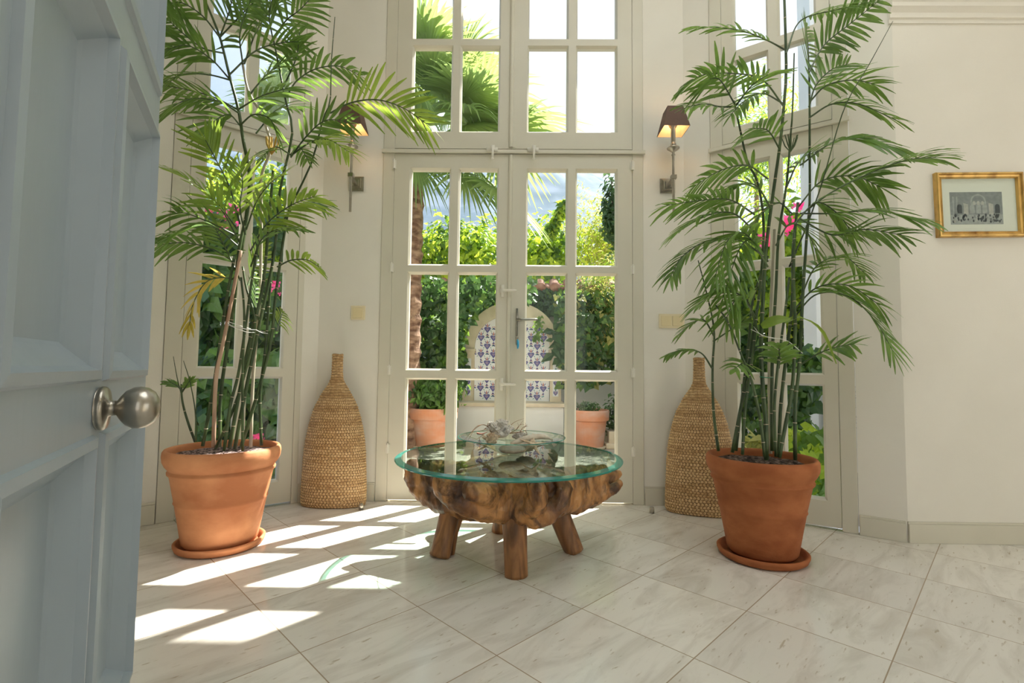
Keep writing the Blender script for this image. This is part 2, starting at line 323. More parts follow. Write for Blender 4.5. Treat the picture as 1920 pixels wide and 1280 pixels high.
struct(m.build('ceiling', 'ceiling_paint'), 'white ceiling above the bay', 'ceiling')
m = MB(); m.box(SKX0-.05, SKX1+.05, SKY0-.05, SKY1+.05, H+.15, H+.16); o_ = struct(m.build('fill_skylight', 'frosted_glass'), 'unseen frosted skylight pane added in the ceiling to brighten the hall', 'window')  # added light source: diffusing pane out of view that fills the room
def skirting(fr, u0, u1, name, label, h=.112):
    m = MB(); m.box(u0, u1, -.014, 0, 0, h-.012, fr); m.box(u0, u1, -.009, 0, h-.012, h, fr)
    struct(m.build(name, 'joinery', bevel=.002), label, 'skirting board')
m = MB()
for u0, u1 in ((-1.236, -.872), (.777, 1.02)): m.box(u0, u1, -.014, 0, 0, .10, FF); m.box(u0, u1, -.009, 0, .10, .112, FF)
struct(m.build('baseboard_back', 'joinery', bevel=.002), 'cream skirting under the two wall strips beside the door', 'skirting board')
m = MB(); m.box(-1.30, -.789, -.014, 0, 0, .10, FL); m.box(-1.3, -.789, -.009, 0, .10, .112, FL); m.box(-.093, -.004, -.010, 0, 0, .112, FL)
struct(m.build('baseboard_left', 'joinery', bevel=.002), 'cream skirting left of the left window', 'skirting board')
m = MB(); m.box(.86, 1.044, -.014, 0, 0, .090, FR); m.box(.86, 1.044, -.009, 0, .090, .101, FR); m.box(.012, .156, -.014, 0, 0, .10, FR)
struct(m.build('baseboard_right', 'joinery', bevel=.002), 'cream skirting right of the right window', 'skirting board')
m = MB(); m.box(1.895, 4.2, 2.441, 2.455, 0, .090); m.box(1.895, 4.2, 2.446, 2.455, .090, .101)
struct(m.build('baseboard_front', 'joinery', bevel=.002), 'cream skirting under the framed print', 'skirting board')
m = MB()
prof = [(0, 2.605), (.006, 2.605), (.006, 2.625), (.014, 2.63), (.014, 2.655), (.03, 2.68), (.03, 2.70), (.055, 2.75), (.075, 2.80), (.075, 2.83), (0, 2.83)]
n = len(prof); m.add([(1.88, 2.455-a, z) for a, z in prof]+[(4.2, 2.455-a, z) for a, z in prof], [(i, (i+1) % n, n+(i+1) % n, n+i) for i in range(n)]+[tuple(range(n)), tuple(range(n, 2*n))[::-1]])
struct(m.build('trim_1', 'wall_paint'), 'moulded plaster cornice high on the right wall', 'cornice')
# ------------------------------------------------------------------ glazed joinery
def leaf(fr, u0, u1, z0, z1, cols, rows, n0=.0, t=.045, bev=.011, dep=.016):
    """one casement: rails, stiles and glazing bars with bevelled pane openings"""
    us = sorted({u0, u1, *[x for c in cols for x in c]}); zs = sorted({z0, z1, *[x for r in rows for x in r]})
    m = MB()
    for i in range(len(us)-1):
        for j in range(len(zs)-1):
            a, b, c, d = us[i], us[i+1], zs[j], zs[j+1]
            if (a, b) in cols and (c, d) in rows:
                R0 = [(a, c), (b, c), (b, d), (a, d)]; R1 = [(a+bev, c+bev), (b-bev, c+bev), (b-bev, d-bev), (a+bev, d-bev)]
                V = [fr(p[0], n0, p[1]) for p in R0]+[fr(p[0], n0+dep, p[1]) for p in R1]+[fr(p[0], n0+t, p[1]) for p in R1]+[fr(p[0], n0+t, p[1]) for p in R0]
                m.add(V, [(k, (k+1) % 4, 4+(k+1) % 4, 4+k) for k in range(4)]+[(4+k, 4+(k+1) % 4, 8+(k+1) % 4, 8+k) for k in range(4)]+[(8+k, 8+(k+1) % 4, 12+(k+1) % 4, 12+k) for k in range(4)])
            else:
                m.add([fr(a, n0, c), fr(b, n0, c), fr(b, n0, d), fr(a, n0, d), fr(a, n0+t, c), fr(b, n0+t, c), fr(b, n0+t, d), fr(a, n0+t, d)], [(0, 1, 2, 3), (7, 6, 5, 4)])
    m.add([fr(u0, n0, z0), fr(u1, n0, z0), fr(u1, n0, z1), fr(u0, n0, z1), fr(u0, n0+t, z0), fr(u1, n0+t, z0), fr(u1, n0+t, z1), fr(u0, n0+t, z1)], [(0, 1, 5, 4), (1, 2, 6, 5), (2, 3, 7, 6), (3, 0, 4, 7)])
    return m
def panes(fr, cols, rows, n0, bev=.011):
    m = MB()
    for a, b in cols:
        for c, d in rows: m.box(a+bev-.003, b-bev+.003, n0, n0+.004, c+bev-.003, d-bev+.003, fr)
    return m
def hinge(fr, u, n, z, h=.055):
    m = MB(); m.tube([fr(u, n-.006, z-h/2), fr(u, n-.006, z+h/2)], .006, 8); m.tube([fr(u, n-.006, z+h/2), fr(u, n-.006, z+h/2+.006)], .0045, 8)
    m.box(u-.012, u+.012, n-.003, n+.001, z-h/2, z+h/2, fr); return m
ROWS = [(.145, .755), (.802, 1.418), (1.458, 2.082)]
UROWS = [(2.315, 2.885), (2.928, 3.30), (3.345, 3.69)]
# central double door
d1 = thing('door_1', (-.045, YF, 0), 'tall cream glazed double door with panes above, in the middle of the bay', 'door', kind='structure')
m = MB()
m.box(-.868, -.797, -.008, .09, 0, 3.78, FF); m.box(.706, .773, -.008, .09, 0, 3.78, FF); m.box(-.797, .706, -.012, .09, 3.74, 3.78, FF)
m.box(-.797, .706, -.004, .09, 2.178, 2.205, FF); m.box(-.876, .784, -.026, -.010, 2.172, 2.196, FF)
m.box(-.797, .706, .06, .09, 0, .010, FF)
m.build('door_frame', 'joinery', d1, bevel=.003)
colsL = [(-.699, -.437), (-.391, -.134)]; colsR = [(.039, .302), (.349, .614)]
for sgn, cl, u0, u1 in ((-1, colsL, -.7955, -.049), (1, colsR, -.047, .7045)):
    lf = leaf(FF, u0, u1, .012, 2.172, cl, ROWS, -.006).build('door_leaf', 'joinery', d1)
    panes(FF, cl, ROWS, .012).build('glass_pane', 'pane_glass', lf)
    for z in (.32, .80, 1.44, 2.10): hinge(FF, (-.797 if sgn < 0 else .706), -.010, z).build('hinge', 'hinge_white', lf)
    ul = leaf(FF, u0, u1, 2.208, 3.738, cl, UROWS, -.006).build('upper_leaf', 'joinery', d1)
    panes(FF, cl, UROWS, .012).build('glass_pane', 'pane_glass', ul)
    if sgn < 0:
        for z0, z1, pp in ((.014, 2.165, lf), (2.215, 3.73, ul)):
            q = MB(); q.tube([FF(-.060, -.010, z0), FF(-.060, -.010, z1)], .013, 12); q.box(-.066, -.034, -.010, -.004, z0, z1, FF); q.build('meeting_bead', 'joinery', pp, smooth=False)
        for z in (.722, 1.30):
            q = MB(); q.box(-.112, -.092, -.020, -.005, z-.038, z+.038, FF); q.box(-.116, -.088, -.014, -.005, z-.012, z+.012, FF)
            q.tube([FF(-.100, -.020, z), FF(-.085, -.036, z), FF(-.030, -.038, z), FF(-.015, -.034, z)], [.009, .008, .007, .005], 8); q.build('latch', 'hinge_white', lf, smooth=True)
        xl = -.173
    else:
        q = MB()
        for zz in (0, 1): pass
        q.tube([FF(-.010, -.012, .965), FF(-.010, -.012, 1.190)], .0175, 16, flat=.35); q.build('handle_plate', 'dark_metal', lf, smooth=True)
        q = MB(); q.tube([FF(-.008, -.010, 1.118), FF(-.008, -.055, 1.118)], .010, 12)
        q.tube([FF(-.012, -.055, 1.118), FF(.02, -.058, 1.118), FF(.10, -.058, 1.119), FF(.116, -.054, 1.119)], [.0095, .009, .008, .006], 12); q.build('lever_handle', 'dark_metal', lf, smooth=True)
        xl = .085
    q = MB(); q.box(xl-.042, xl+.030, -.034, -.006, 2.180, 2.204, FF); q.box(xl-.012, xl+.012, -.045, -.030, 2.180, 2.214, FF)
    q.tube([FF(xl, -.044, 2.205), FF(xl, -.048, 2.17), FF(xl, -.046, 2.128)], [.009, .008, .007], 10); q.sphere(FF(xl, -.047, 2.126), .009, 8); q.build('latch', 'hinge_white', ul, smooth=True)
kt = thing('door_key', FF(-.006, -.03, .99), 'bright blue key fob hanging from the lock of the central door', 'key')
q = MB(); q.tube([FF(-.008, -.020, 1.012), FF(-.008, -.045, 1.012)], .003, 8); q.tube([FF(-.008, -.045, 1.012+.012*math.cos(a)-.012) if False else FF(-.008+.009*math.sin(a), -.043, 1.006+.009*math.cos(a)) for a in [i*PI/5 for i in range(11)]], .0014, 6); q.build('key', 'nickel', kt)
q = MB(); q.tube([FF(-.006, -.045, .998), FF(-.004, -.046, .985), FF(-.003, -.046, .955), FF(-.004, -.045, .940)], [.005, .0095, .0095, .005], 12, flat=.7); q.build('key_fob', 'blue_plastic', kt, smooth=True)
# side windows
def side_window(name, label, fr, o0, o1, s0, s1, cols, urows, zt):
    cx = fr((o0+o1)/2, 0, 0); d = thing(name, cx, label, 'window', kind='structure')
    m = MB()
    m.box(o0, s0, -.006, .09, 0, 3.78, fr); m.box(s1, o1, -.006, .09, 0, 3.78, fr); m.box(s0, s1, -.012, .09, 3.74, 3.78, fr)
    m.box(s0, s1, -.004, .09, zt-.002, zt+.024, fr); m.box(o0-.006, o1+.006, -.026, -.010, zt-.008, zt+.016, fr); m.box(s0, s1, .06, .09, 0, .010, fr)
    m.build('window_frame', 'joinery', d, bevel=.003)
    a = leaf(fr, s0+.0015, s1-.0015, .014, zt-.006, cols, ROWS2, -.004).build('casement', 'joinery', d)
    panes(fr, cols, ROWS2, .014).build('glass_pane', 'pane_glass', a)
    b = leaf(fr, s0+.0015, s1-.0015, zt+.028, 3.738, cols, urows, -.004).build('upper_casement', 'joinery', d)
    panes(fr, cols, urows, .014).build('glass_pane', 'pane_glass', b)
    return d
ROWS2 = [(.138, .755), (.802, 1.396), (1.430, 2.072)]
side_window('window_1', 'tall cream window behind the left palm', FL, -.785, -.095, -.705, -.130, [(-.640, -.444), (-.398, -.200)], [(2.285, 2.752), (2.806, 3.25), (3.30, 3.69)], 2.178)
ROWS2 = [(.145, .755), (.802, 1.415), (1.450, 2.050)]
side_window('window_2', 'tall cream window behind the right palm', FR, .160, .856, .230, .786, [(.296, .486), (.534, .724)], [(2.270, 2.680), (2.738, 3.22), (3.27, 3.69)], 2.152)
# ------------------------------------------------------------------ open grey door in the foreground
DF = frame((-.762, 1.0), 118.67)   # s (u) grows toward the free edge; n positive faces left, so the seen face is n=0 .. panels recessed to n>0
gd = thing('door_2', DF(-.5, 0, 0), 'open blue-grey panelled door close to the viewer on the left', 'door', kind='structure')
def panelled():
    m = MB(); us = [-1.02, -.99, -.70, -.365, -.338, -.020, 0.0]; T = .045
    pan_u = [(-.690, -.368), (-.336, -.022)]
    pan_z = [(.215, .722), (.795, 1.297), (1.372, 2.15)]
    cu = sorted({-1.02, 0.0, -.985, -.725, *[x for p in pan_u for x in p]}); pu = [(-.985, -.725)]+pan_u
    cz = sorted({.01, 2.3, *[x for p in pan_z for x in p]})
    for i in range(len(cu)-1):
        for j in range(len(cz)-1):
            a, b, c, d = cu[i], cu[i+1], cz[j], cz[j+1]
            if (a, b) in pu and (c, d) in pan_z:
                # moulding steps from face down to the field
                steps = [(0, 0), (.004, -.007), (.016, -.009), (.022, .003), (.046, .024), (.052, .028)]
                wide = (b-a) > .3
                k_ = 1.0 if (a, b) != pan_u[1] else .9
                prev = None
                for ins, dp in steps:
                    ins *= k_
                    r = [DF(a+ins, dp, c+ins), DF(b-ins, dp, c+ins), DF(b-ins, dp, d-ins), DF(a+ins, dp, d-ins)]
                    if prev: m.add(prev+r, [(q, (q+1) % 4, 4+(q+1) % 4, 4+q) for q in range(4)])
                    prev = r
                m.add(prev, [(0, 1, 2, 3)])
            else:
                m.add([DF(a, 0, c), DF(b, 0, c), DF(b, 0, d), DF(a, 0, d)], [(0, 1, 2, 3)])
    a, b, c, d = -1.02, 0.0, .01, 2.3
    m.add([DF(a, 0, c), DF(b, 0, c), DF(b, 0, d), DF(a, 0, d), DF(a, T, c), DF(b, T, c), DF(b, T, d), DF(a, T, d)], [(0, 1, 5, 4), (1, 2, 6, 5), (2, 3, 7, 6), (3, 0, 4, 7), (4, 5, 6, 7)])
    m.box(-.006, .004, .004, .03, .01, 2.3, DF)
    return m
dl = panelled().build('door_leaf', 'grey_door', gd)
q = MB(); q.box(.0, .030, .012, .034, .905, .932, DF); q.box(.0, .036, .012, .034, .918, .930, DF); q.build('latch_bolt', 'dark_metal', gd, bevel=.001)
kb = MB(); ku, kz = -.352, .757
def axis_lathe(m, fr, u, z, prof, n=28):
    vs = []; k = len(prof)
    for r, nn in prof:
        for j in range(n): a = 2*PI*j/n; vs.append(fr(u+r*math.cos(a), nn, z+r*math.sin(a)))
    fs = [(i*n+j, i*n+(j+1) % n, (i+1)*n+(j+1) % n, (i+1)*n+j) for i in range(k-1) for j in range(n)]+[tuple(range(n)), tuple((k-1)*n+j for j in range(n))]
    return m.add(vs, fs)
kn = axis_lathe(MB(), DF, ku, kz, [(.029, -.0005), (.031, -.004), (.031, -.008), (.028, -.011), (.012, -.013), (.0105, -.018), (.0105, -.022), (.017, -.026), (.0245, -.032), (.0295, -.041), (.0305, -.049), (.0285, -.058), (.0225, -.066), (.013, -.0715), (.003, -.073)]).build('door_knob', 'nickel', gd, smooth=True)
# ------------------------------------------------------------------ pots
def pot(name, c, label, cat, group, prof, saucer, mat, soil, smat):
    t = thing(name, (c[0], c[1], 0), label, cat, group)
    MB().lathe(prof, 64, (c[0], c[1], 0)).build('pot', mat, t, smooth=True)
    MB().lathe(saucer, 64, (c[0], c[1], 0)).build('saucer', smat, t, smooth=True)
    m = MB(); zs = prof[-1][1]
    r0 = soil[0]; N = 40; K = 14; vs = []; fs = []
    for i in range(K+1):
        for j in range(N):
            r = r0*i/K; a = 2*PI*j/N; x, y = c[0]+r*math.cos(a), c[1]+r*math.sin(a)
            vs.append((x, y, soil[1]+.010*noise.noise(Vector((x*38, y*38, 0)))+.006*noise.noise(Vector((x*90, y*90, 5)))))
    fs = [(i*N+j, i*N+(j+1) % N, (i+1)*N+(j+1) % N, (i+1)*N+j) for i in range(K) for j in range(N)]
    m.add(vs, fs).build('soil', soil[2], t)
    return t
def pot_prof(rb, ru, rr, H_, lean=0):
    b = .022
    return [(rb*.7, b+.004), (rb*.96, b), (rb+.002, b+.012), (rb+(ru-rb)*.30, b+.11), (rb+(ru-rb)*.52, b+.185), (rb+(ru-rb)*.55+.003, b+.192), (rb+(ru-rb)*.56, b+.200), (ru-.006, H_-.115), (ru+.003, H_-.106), (ru+.004, H_-.098), (ru-.002, H_-.090),
            (ru+.002, H_-.084), (rr-.010, H_-.070), (rr-.001, H_-.050), (rr+.002, H_-.028), (rr, H_-.010), (rr-.006, H_-.001), (rr-.014, H_), (rr-.021, H_-.006), (rr-.024, H_-.02), (rr-.028, H_-.08), (.05, H_-.09)]
def sauc(r): return [(r*.80, 0), (r*.90, .001), (r*.965, .009), (r, .024), (r+.001, .032), (r-.006, .037), (r-.014, .033), (r-.022, .018), (r-.03, .011), (.02, .010)]
PL = (-1.350, 2.274); PR = (1.092, 2.247)
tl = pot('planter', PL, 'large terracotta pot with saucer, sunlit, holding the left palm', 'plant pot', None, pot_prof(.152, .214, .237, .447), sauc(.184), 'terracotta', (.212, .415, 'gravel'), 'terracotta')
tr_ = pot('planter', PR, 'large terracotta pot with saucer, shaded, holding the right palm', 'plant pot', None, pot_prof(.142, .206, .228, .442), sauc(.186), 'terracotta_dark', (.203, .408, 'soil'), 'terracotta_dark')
# ------------------------------------------------------------------ woven baskets (bottle shapes)
def basket(c, rot, sx, sy, label, hh=.895):
    prof = [(0, .170), (.01, .186), (.03, .190), (.12, .1885), (.295, .181), (.38, .173), (.455, .160), (.52, .144), (.58, .125), (.647, .092), (.69, .066), (.72, .046), (.745, .034), (.78, .030), (.86, .0285), (.895, .029)]
    rows = 58; per = 5; K = rows*per; N = 300; cols = 60
    def rad(z):
        for (a, ra), (b, rb) in zip(prof, prof[1:]):
            if z <= b: t = (z-a)/(b-a); return ra+(rb-ra)*t
        return prof[-1][1]
    m = MB(); vs = []; fs = []; ca, sa = math.cos(rot), math.sin(rot)
    for i in range(K+1):
        z = hh*i/K; r = rad(z); ph = (i/per) % 2; row = int(i/per)
        rowp = abs(math.sin(PI*(i/per)))**.6
        for j in range(N):
            a = 2*PI*j/N; weave = math.sin(cols*a+PI*(row % 2))*.5+.5
            k = min(1, r/.12)
            dr = .0062*rowp*(.35+.65*weave)*(.45+.55*k)+.0020*noise.noise(Vector((a*6, z*25, row)))
            x = (r+dr)*math.cos(a)*sx; y = (r+dr)*math.sin(a)*(sy if r > .06 else sy+(1-sy)*(1-max(0, (r-.03)/.03))); x += 0
            zz = z*hh/hh + .0015*math.sin(a*3+row)
            vs.append((c[0]+x*ca-y*sa, c[1]+x*sa+y*ca, max(0.0, zz)))
    fs = [(i*N+j, i*N+(j+1) % N, (i+1)*N+(j+1) % N, (i+1)*N+j) for i in range(K) for j in range(N)]+[tuple(range(N))[::-1], tuple(K*N+j for j in range(N))]
    m.add(vs, fs); mi = []
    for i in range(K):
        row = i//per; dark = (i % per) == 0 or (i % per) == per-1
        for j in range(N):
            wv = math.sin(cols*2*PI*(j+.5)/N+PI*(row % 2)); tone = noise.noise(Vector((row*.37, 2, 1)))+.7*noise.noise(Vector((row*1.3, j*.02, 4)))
            mi.append(2 if (dark and wv < .3) or wv < -.93 else (1 if tone > .12 else 0))  # valley and low faces take the painted gap shade
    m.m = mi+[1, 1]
    o = m.build('wicker_basket', ['wicker', 'wicker_mid', 'wicker_gap_shade'], smooth=True, loc=(c[0], c[1], 0)); tag(o, label, 'basket'); return o
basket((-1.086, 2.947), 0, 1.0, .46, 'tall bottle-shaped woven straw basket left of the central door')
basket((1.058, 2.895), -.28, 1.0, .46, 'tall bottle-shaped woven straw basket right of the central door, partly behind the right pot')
for (x, y), lb in (((-.894, 2.862), 'small metal door stop on the floor before the left basket'), ((.776, 2.882), 'small metal door stop on the floor left of the right basket')):
    m = MB().lathe([(.0135, 0), (.0135, .026), (.011, .034), (.004, .037)], 20, (x, y, 0)); tag(m.build('door_stop', 'nickel', smooth=True, loc=(x, y, 0)), lb, 'door stop')
# ------------------------------------------------------------------ switches, sconces, print
def switch(u, z, n, label):
    w_ = .090 if n == 1 else .158; t = thing('light_switch', FF(u, 0, z), label, 'switch')
    m = MB(); m.box(u-w_/2, u+w_/2, -.009, 0, z-.044, z+.044, FF); m.build('switch_frame', 'switch_frame', t, bevel=.003)
    for k in range(n):
        uu = u+(k-(n-1)/2)*.070; m = MB(); m.box(uu-.031, uu+.031, -.013, -.009, z-.031, z+.031, FF); m.build('rocker', 'switch_cream', t, bevel=.0015)
    return t
switch(-1.003, 1.156, 1, 'single cream light switch on the wall above the left basket')
switch(.947, 1.123, 2, 'double cream light switch on the wall above the right basket')
def sconce(xp, xr, label):
    zc = 1.975; t = thing('wall_sconce', (xp, YF, zc), label, 'wall lamp', 'matching wall sconces')
    yr = 2.88
    m = MB()
    for h_, d0, d1 in ((.047, 0, .008), (.040, .008, .014), (.032, .014, .022), (.020, .022, .030)): m.box(xp-h_, xp+h_, YF-d1, YF-d0, zc-h_, zc+h_)
    m.build('wall_plate', 'nickel', t, bevel=.002)
    m = MB(); m.box(-.009, .009, 0, 1, -.009, .009, lambda x, y, z: (xp+(xr-xp)*y+x, YF-.02+(yr-YF+.02)*y, zc-.01+z)); m.box(xr-.016, xr+.016, yr-.016, yr+.016, zc-.022, zc+.002); m.build('arm', 'nickel', t, bevel=.002)
    m = MB().lathe([(.004, 1.742), (.0075, 1.744), (.0075, 2.095), (.012, 2.10), (.008, 2.108), (.008, 2.118), (.020, 2.126), (.036, 2.138), (.037, 2.143), (.022, 2.146), (.013, 2.150), (.017, 2.158), (.017, 2.168), (.012, 2.174), (.0135, 2.18), (.0135, 2.262), (.020, 2.268), (.027, 2.285), (.027, 2.290), (.008, 2.292)], 24, (xr, yr, 0))
    m.build('stem_rod', 'nickel', t, smooth=True)
    m = MB(); m.lathe([(.008, 2.29), (.016, 2.302), (.019, 2.318), (.015, 2.335), (.006, 2.35)], 16, (xr, yr, 0)); m.build('bulb', 'bulb_glow', t, smooth=True)
    m = MB(); zb, zt_ = 2.244, 2.378; hb, ht = .076, .046; th = .0018
    def ring(h, z): return [(xr-h, yr-h, z), (xr+h, yr-h, z), (xr+h, yr+h, z), (xr-h, yr+h, z)]
    a, b, c, d = ring(hb, zb), ring(ht, zt_), ring(hb-th, zb), ring(ht-th, zt_)
    q4 = [(0, 1, 5, 4), (1, 2, 6, 5), (2, 3, 7, 6), (3, 0, 4, 7)]
    m.add(a+b, q4); m.add(a+c, q4); m.add(b+d, q4); m.cur = 1; m.add(c+d, q4)
    m.build('lamp_shade', ['shade_out', 'shade_in'], t)
    m = MB()
    for dx, dy in ((1, 1), (-1, -1), (1, -1), (-1, 1)): m.tube([(xr+dx*.018, yr+dy*.018, 2.29), (xr+dx*ht, yr+dy*ht, zt_-.006)], .0012, 5)
    m.build('shade_carrier', 'nickel', t)
    l = bpy.data.lights.new('sconce_lamp', 'POINT'); l.energy = 1.1; l.color = (1.0, .74, .46); l.shadow_soft_size = .02
    lo = bpy.data.objects.new('sconce_lamp', l); C.objects.link(lo); lo.location = (xr, yr, 2.325); lo.parent = t; lo.matrix_parent_inverse = Matrix.Translation(t.location).inverted()
sconce(-1.037, -1.014, 'brass wall lamp with brown pyramid shade, left of the central door')
sconce(.927, .912, 'brass wall lamp with brown pyramid shade, right of the central door')
def picture():
    x0, x1, z0, z1 = 2.079, 2.509, 1.497, 1.824; cx, cz = (x0+x1)/2, (z0+z1)/2; tilt = math.radians(.9)
    def fr(u, n, z):
        a, b = u-cx, z-cz; return (cx+a*math.cos(tilt)-b*math.sin(tilt), 2.455-n, cz+a*math.sin(tilt)+b*math.cos(tilt))
    t = thing('framed_print', (cx, 2.455, cz), 'small monochrome engraving in a gilt frame on the right wall', 'picture')
    m = MB(); steps = [(0, 0), (0, .020), (.004, .026), (.010, .026), (.014, .018), (.022, .016), (.026, .020), (.029, .012), (.029, .006)]; prev = None
    for ins, h_ in steps:
        r = [fr(x0+ins, h_, z0+ins), fr(x1-ins, h_, z0+ins), fr(x1-ins, h_, z1-ins), fr(x0+ins, h_, z1-ins)]
        if prev: m.add(prev+r, [(q, (q+1) % 4, 4+(q+1) % 4, 4+q) for q in range(4)])
        prev = r
    m.build('picture_frame', 'gold_leaf', t)
    m = MB(); m.box(x0+.02, x1-.02, .001, .007, z0+.02, z1-.02, fr); m.build('mount', 'mat_board', t)
    # print: pale arches and a crowd in engraved greys
    m = MB(); u0, u1, v0, v1 = 2.152, 2.411, 1.563, 1.727; W, Hh = u1-u0, v1-v0
    m.box(u0, u1, .007, .0076, v0, v1, fr)
    def pl(pts, k, h_):
        m.cur = k; m.prism([(u0+W*a, v0+Hh*b) for a, b in pts], .0076, .0076+h_, lambda u, n, z: fr(u, n, z))
    def arch(cx_, w_, b0, b1, k, h_):
        pts = [(cx_-w_/2, b0), (cx_+w_/2, b0)]+[(cx_+w_/2*math.cos(a), b1+w_*.8*math.sin(a)) for a in [i*PI/8 for i in range(9)]]; pl(pts, k, h_)
    pl([(0, 0), (1, 0), (1, .30), (0, .30)], 1, .0002)
    arch(.54, .30, .62, .70, 1, .0002); arch(.54, .24, .68, .70, 0, .0003)
    for x in (.46, .54, .62): arch(x, .05, .60, .68, 3, .0004)
    for x in (.18, .42, .54, .66, .90): arch(x, .09, .34, .55, 2 if x in (.18, .9) else 1, .0003)
    for x in (.30, .78): pl([(x-.045, .30), (x+.045, .30), (x+.045, .62), (x-.045, .66)], 3, .0003)
    for x in (.05, .12): pl([(x, .3), (x+.025, .3), (x+.025, .85), (x, .88)], 1, .0003)
    rr = random.Random(3)
    for i in range(70):
        x = rr.random()*.94+.03; y = .08+rr.random()*.22; k = rr.choice((2, 2, 2, 3, 0)); s_ = .012+.014*rr.random()
        if i % 9 == 0: s_ *= 1.9
        pl([(x+s_*math.cos(a)*.8, y+s_*1.9*math.sin(a)) for a in [q*PI/4 for q in range(8)]], k, .0005+.0001*(i % 3))
    m.build('engraving', ['ink_mid', 'ink_light', 'ink_dark', 'ink_pale'], t)
    m = MB(); m.box(2.22, 2.36, .007, .0074, 1.5425, 1.5432, fr); m.box(2.225, 2.350, .007, .0074, 1.532, 1.5325, fr); m.box(2.25, 2.335, .007, .0074, 1.524, 1.5245, fr); m.build('caption_lines', 'ink_line', t)
    m = MB(); m.box(x0+.026, x1-.026, .009, .0105, z0+.026, z1-.026, fr); m.build('picture_glass', 'print_glass', t)
picture()
# ------------------------------------------------------------------ root coffee table
TC = Vector((-.038, 2.28, 0))
tb = thing('coffee_table', TC, 'round glass-topped coffee table on a gnarled teak root base', 'table')
def disc():
    m = MB(); R = .512; n = 128; z0, z1 = .4125, .425
    prof = [(R-.030, z1), (R-.004, z1-.004), (R, z1-.007), (R-.002, z0+.001), (R-.006, z0)]
    m.add([(TC.x+(R-.030)*math.cos(2*PI*j/n), TC.y+(R-.030)*math.sin(2*PI*j/n), z1) for j in range(n)], [tuple(range(n))])
    m.add([(TC.x+(R-.006)*math.cos(2*PI*j/n), TC.y+(R-.006)*math.sin(2*PI*j/n), z0) for j in range(n)], [tuple(range(n))[::-1]])
    m.cur = 1
    vs = [(TC.x+r*math.cos(2*PI*j/n), TC.y+r*math.sin(2*PI*j/n), z) for r, z in prof for j in range(n)]
    m.add(vs, [(i*n+j, (i+1)*n+j, (i+1)*n+(j+1) % n, i*n+(j+1) % n) for i in range(len(prof)-1) for j in range(n)])
    return m
disc().build('glass_top', ['table_glass', 'glass_edge'], tb)
def cap(m, a, b, ra, rb, sq=1.0, k=14):
    a, b = Vector(a), Vector(b); m.tube([a+(b-a)*i/6 for i in range(7)], [ra+(rb-ra)*i/6 for i in range(7)], k, flat=sq); m.sphere(a, ra*.98, 8); m.sphere(b, rb*.98, 8)
def chain(m, pts, k=14):
    for (a, ra), (b, rb) in zip(pts, pts[1:]): cap(m, a, b, ra, rb)
def root_base():
    m = MB(); c = (TC.x, TC.y); Q = lambda px, py, Y: P(px, py, Y)
    def nf(d): return 1+.10*noise.noise(d*3.0)+.05*noise.noise(d*7)
    m.sphere((c[0]-.01, c[1]-.02, .32), .205, 24, (1.0, 1.0, .72), nf)
    def lobe(pts, top=.392, w0=.05, w1=.03, k=9):
        """thick buttress: the lower edge follows pts, filled up to the table top"""
        q = spline(pts, k); prev = None
        for i, p in enumerate(q):
            r = w0+(w1-w0)*i/k; p = Vector((p.x, p.y, p.z+r)); tp = Vector((p.x, p.y, max(top-r*.6, p.z+.005)))
            m.tube([p, p.lerp(tp, .5), tp], [r, r*.96, r*.9], 14); m.sphere(p, r, 8); m.sphere(tp, r*.9, 8)
            if prev: m.tube([prev[0], p], [r, r], 14); m.tube([prev[1], tp], [r*.9, r*.9], 14); m.tube([prev[0].lerp(prev[1], .5), p.lerp(tp, .5)], [r, r], 14)
            prev = (p, tp)
    lobe([Q(905, 978, 2.16), Q(860, 972, 2.20), Q(815, 957, 2.24), Q(782, 932, 2.26), Q(768, 905, 2.27)], w0=.07, w1=.026)
    lobe([Q(940, 982, 2.02), Q(900, 976, 1.99), Q(862, 962, 1.97), Q(832, 938, 1.96), Q(823, 914, 1.96)], w0=.07, w1=.026)
    chain(m, [(Q(935, 930, 2.02), .07), (Q(905, 925, 1.93), .045), (Q(882, 920, 1.885), .034), (Q(878, 912, 1.88), .024)])
    lobe([Q(975, 984, 2.0), Q(995, 978, 1.96), Q(1010, 955, 1.90), Q(1008, 930, 1.88)], top=.375, w0=.05, w1=.030, k=6)
    chain(m, [(Q(1008, 925, 1.89), .030), (Q(998, 905, 1.92), .026), (Q(960, 893, 2.02), .03)])
    chain(m, [(Q(1000, 972, 1.97), .040), (Q(1030, 962, 1.97), .040), (Q(1052, 940, 1.98), .036), (Q(1060, 918, 1.99), .030), (Q(1052, 900, 2.01), .026), (Q(1035, 893, 2.04), .026)])
    lobe([Q(1030, 975, 2.06), Q(1070, 960, 2.12), Q(1105, 944, 2.18), Q(1130, 925, 2.22)], w0=.06, w1=.03)
    chain(m, [(Q(1075, 945, 2.14), .045), (Q(1115, 930, 2.20), .040), (Q(1148, 916, 2.23), .026), (Q(1160, 907, 2.24), .018)])
    chain(m, [(Q(1095, 920, 2.25), .05), (Q(1140, 897, 2.33), .036), (Q(1158, 888, 2.35), .022)])
    lobe([Vector((c[0], c[1]+.1, .2)), Vector((c[0]-.12, c[1]+.26, .26)), Vector((c[0]-.18, c[1]+.36, .32))], w0=.06, w1=.03, k=5)
    lobe([Vector((c[0], c[1]+.1, .2)), Vector((c[0]+.16, c[1]+.25, .26)), Vector((c[0]+.22, c[1]+.32, .32))], w0=.06, w1=.03, k=5)
    m.v = [(x, y, min(z, .4075-.003*abs(noise.noise(Vector((x*20, y*20, 0)))))) for x, y, z in m.v]
    return m
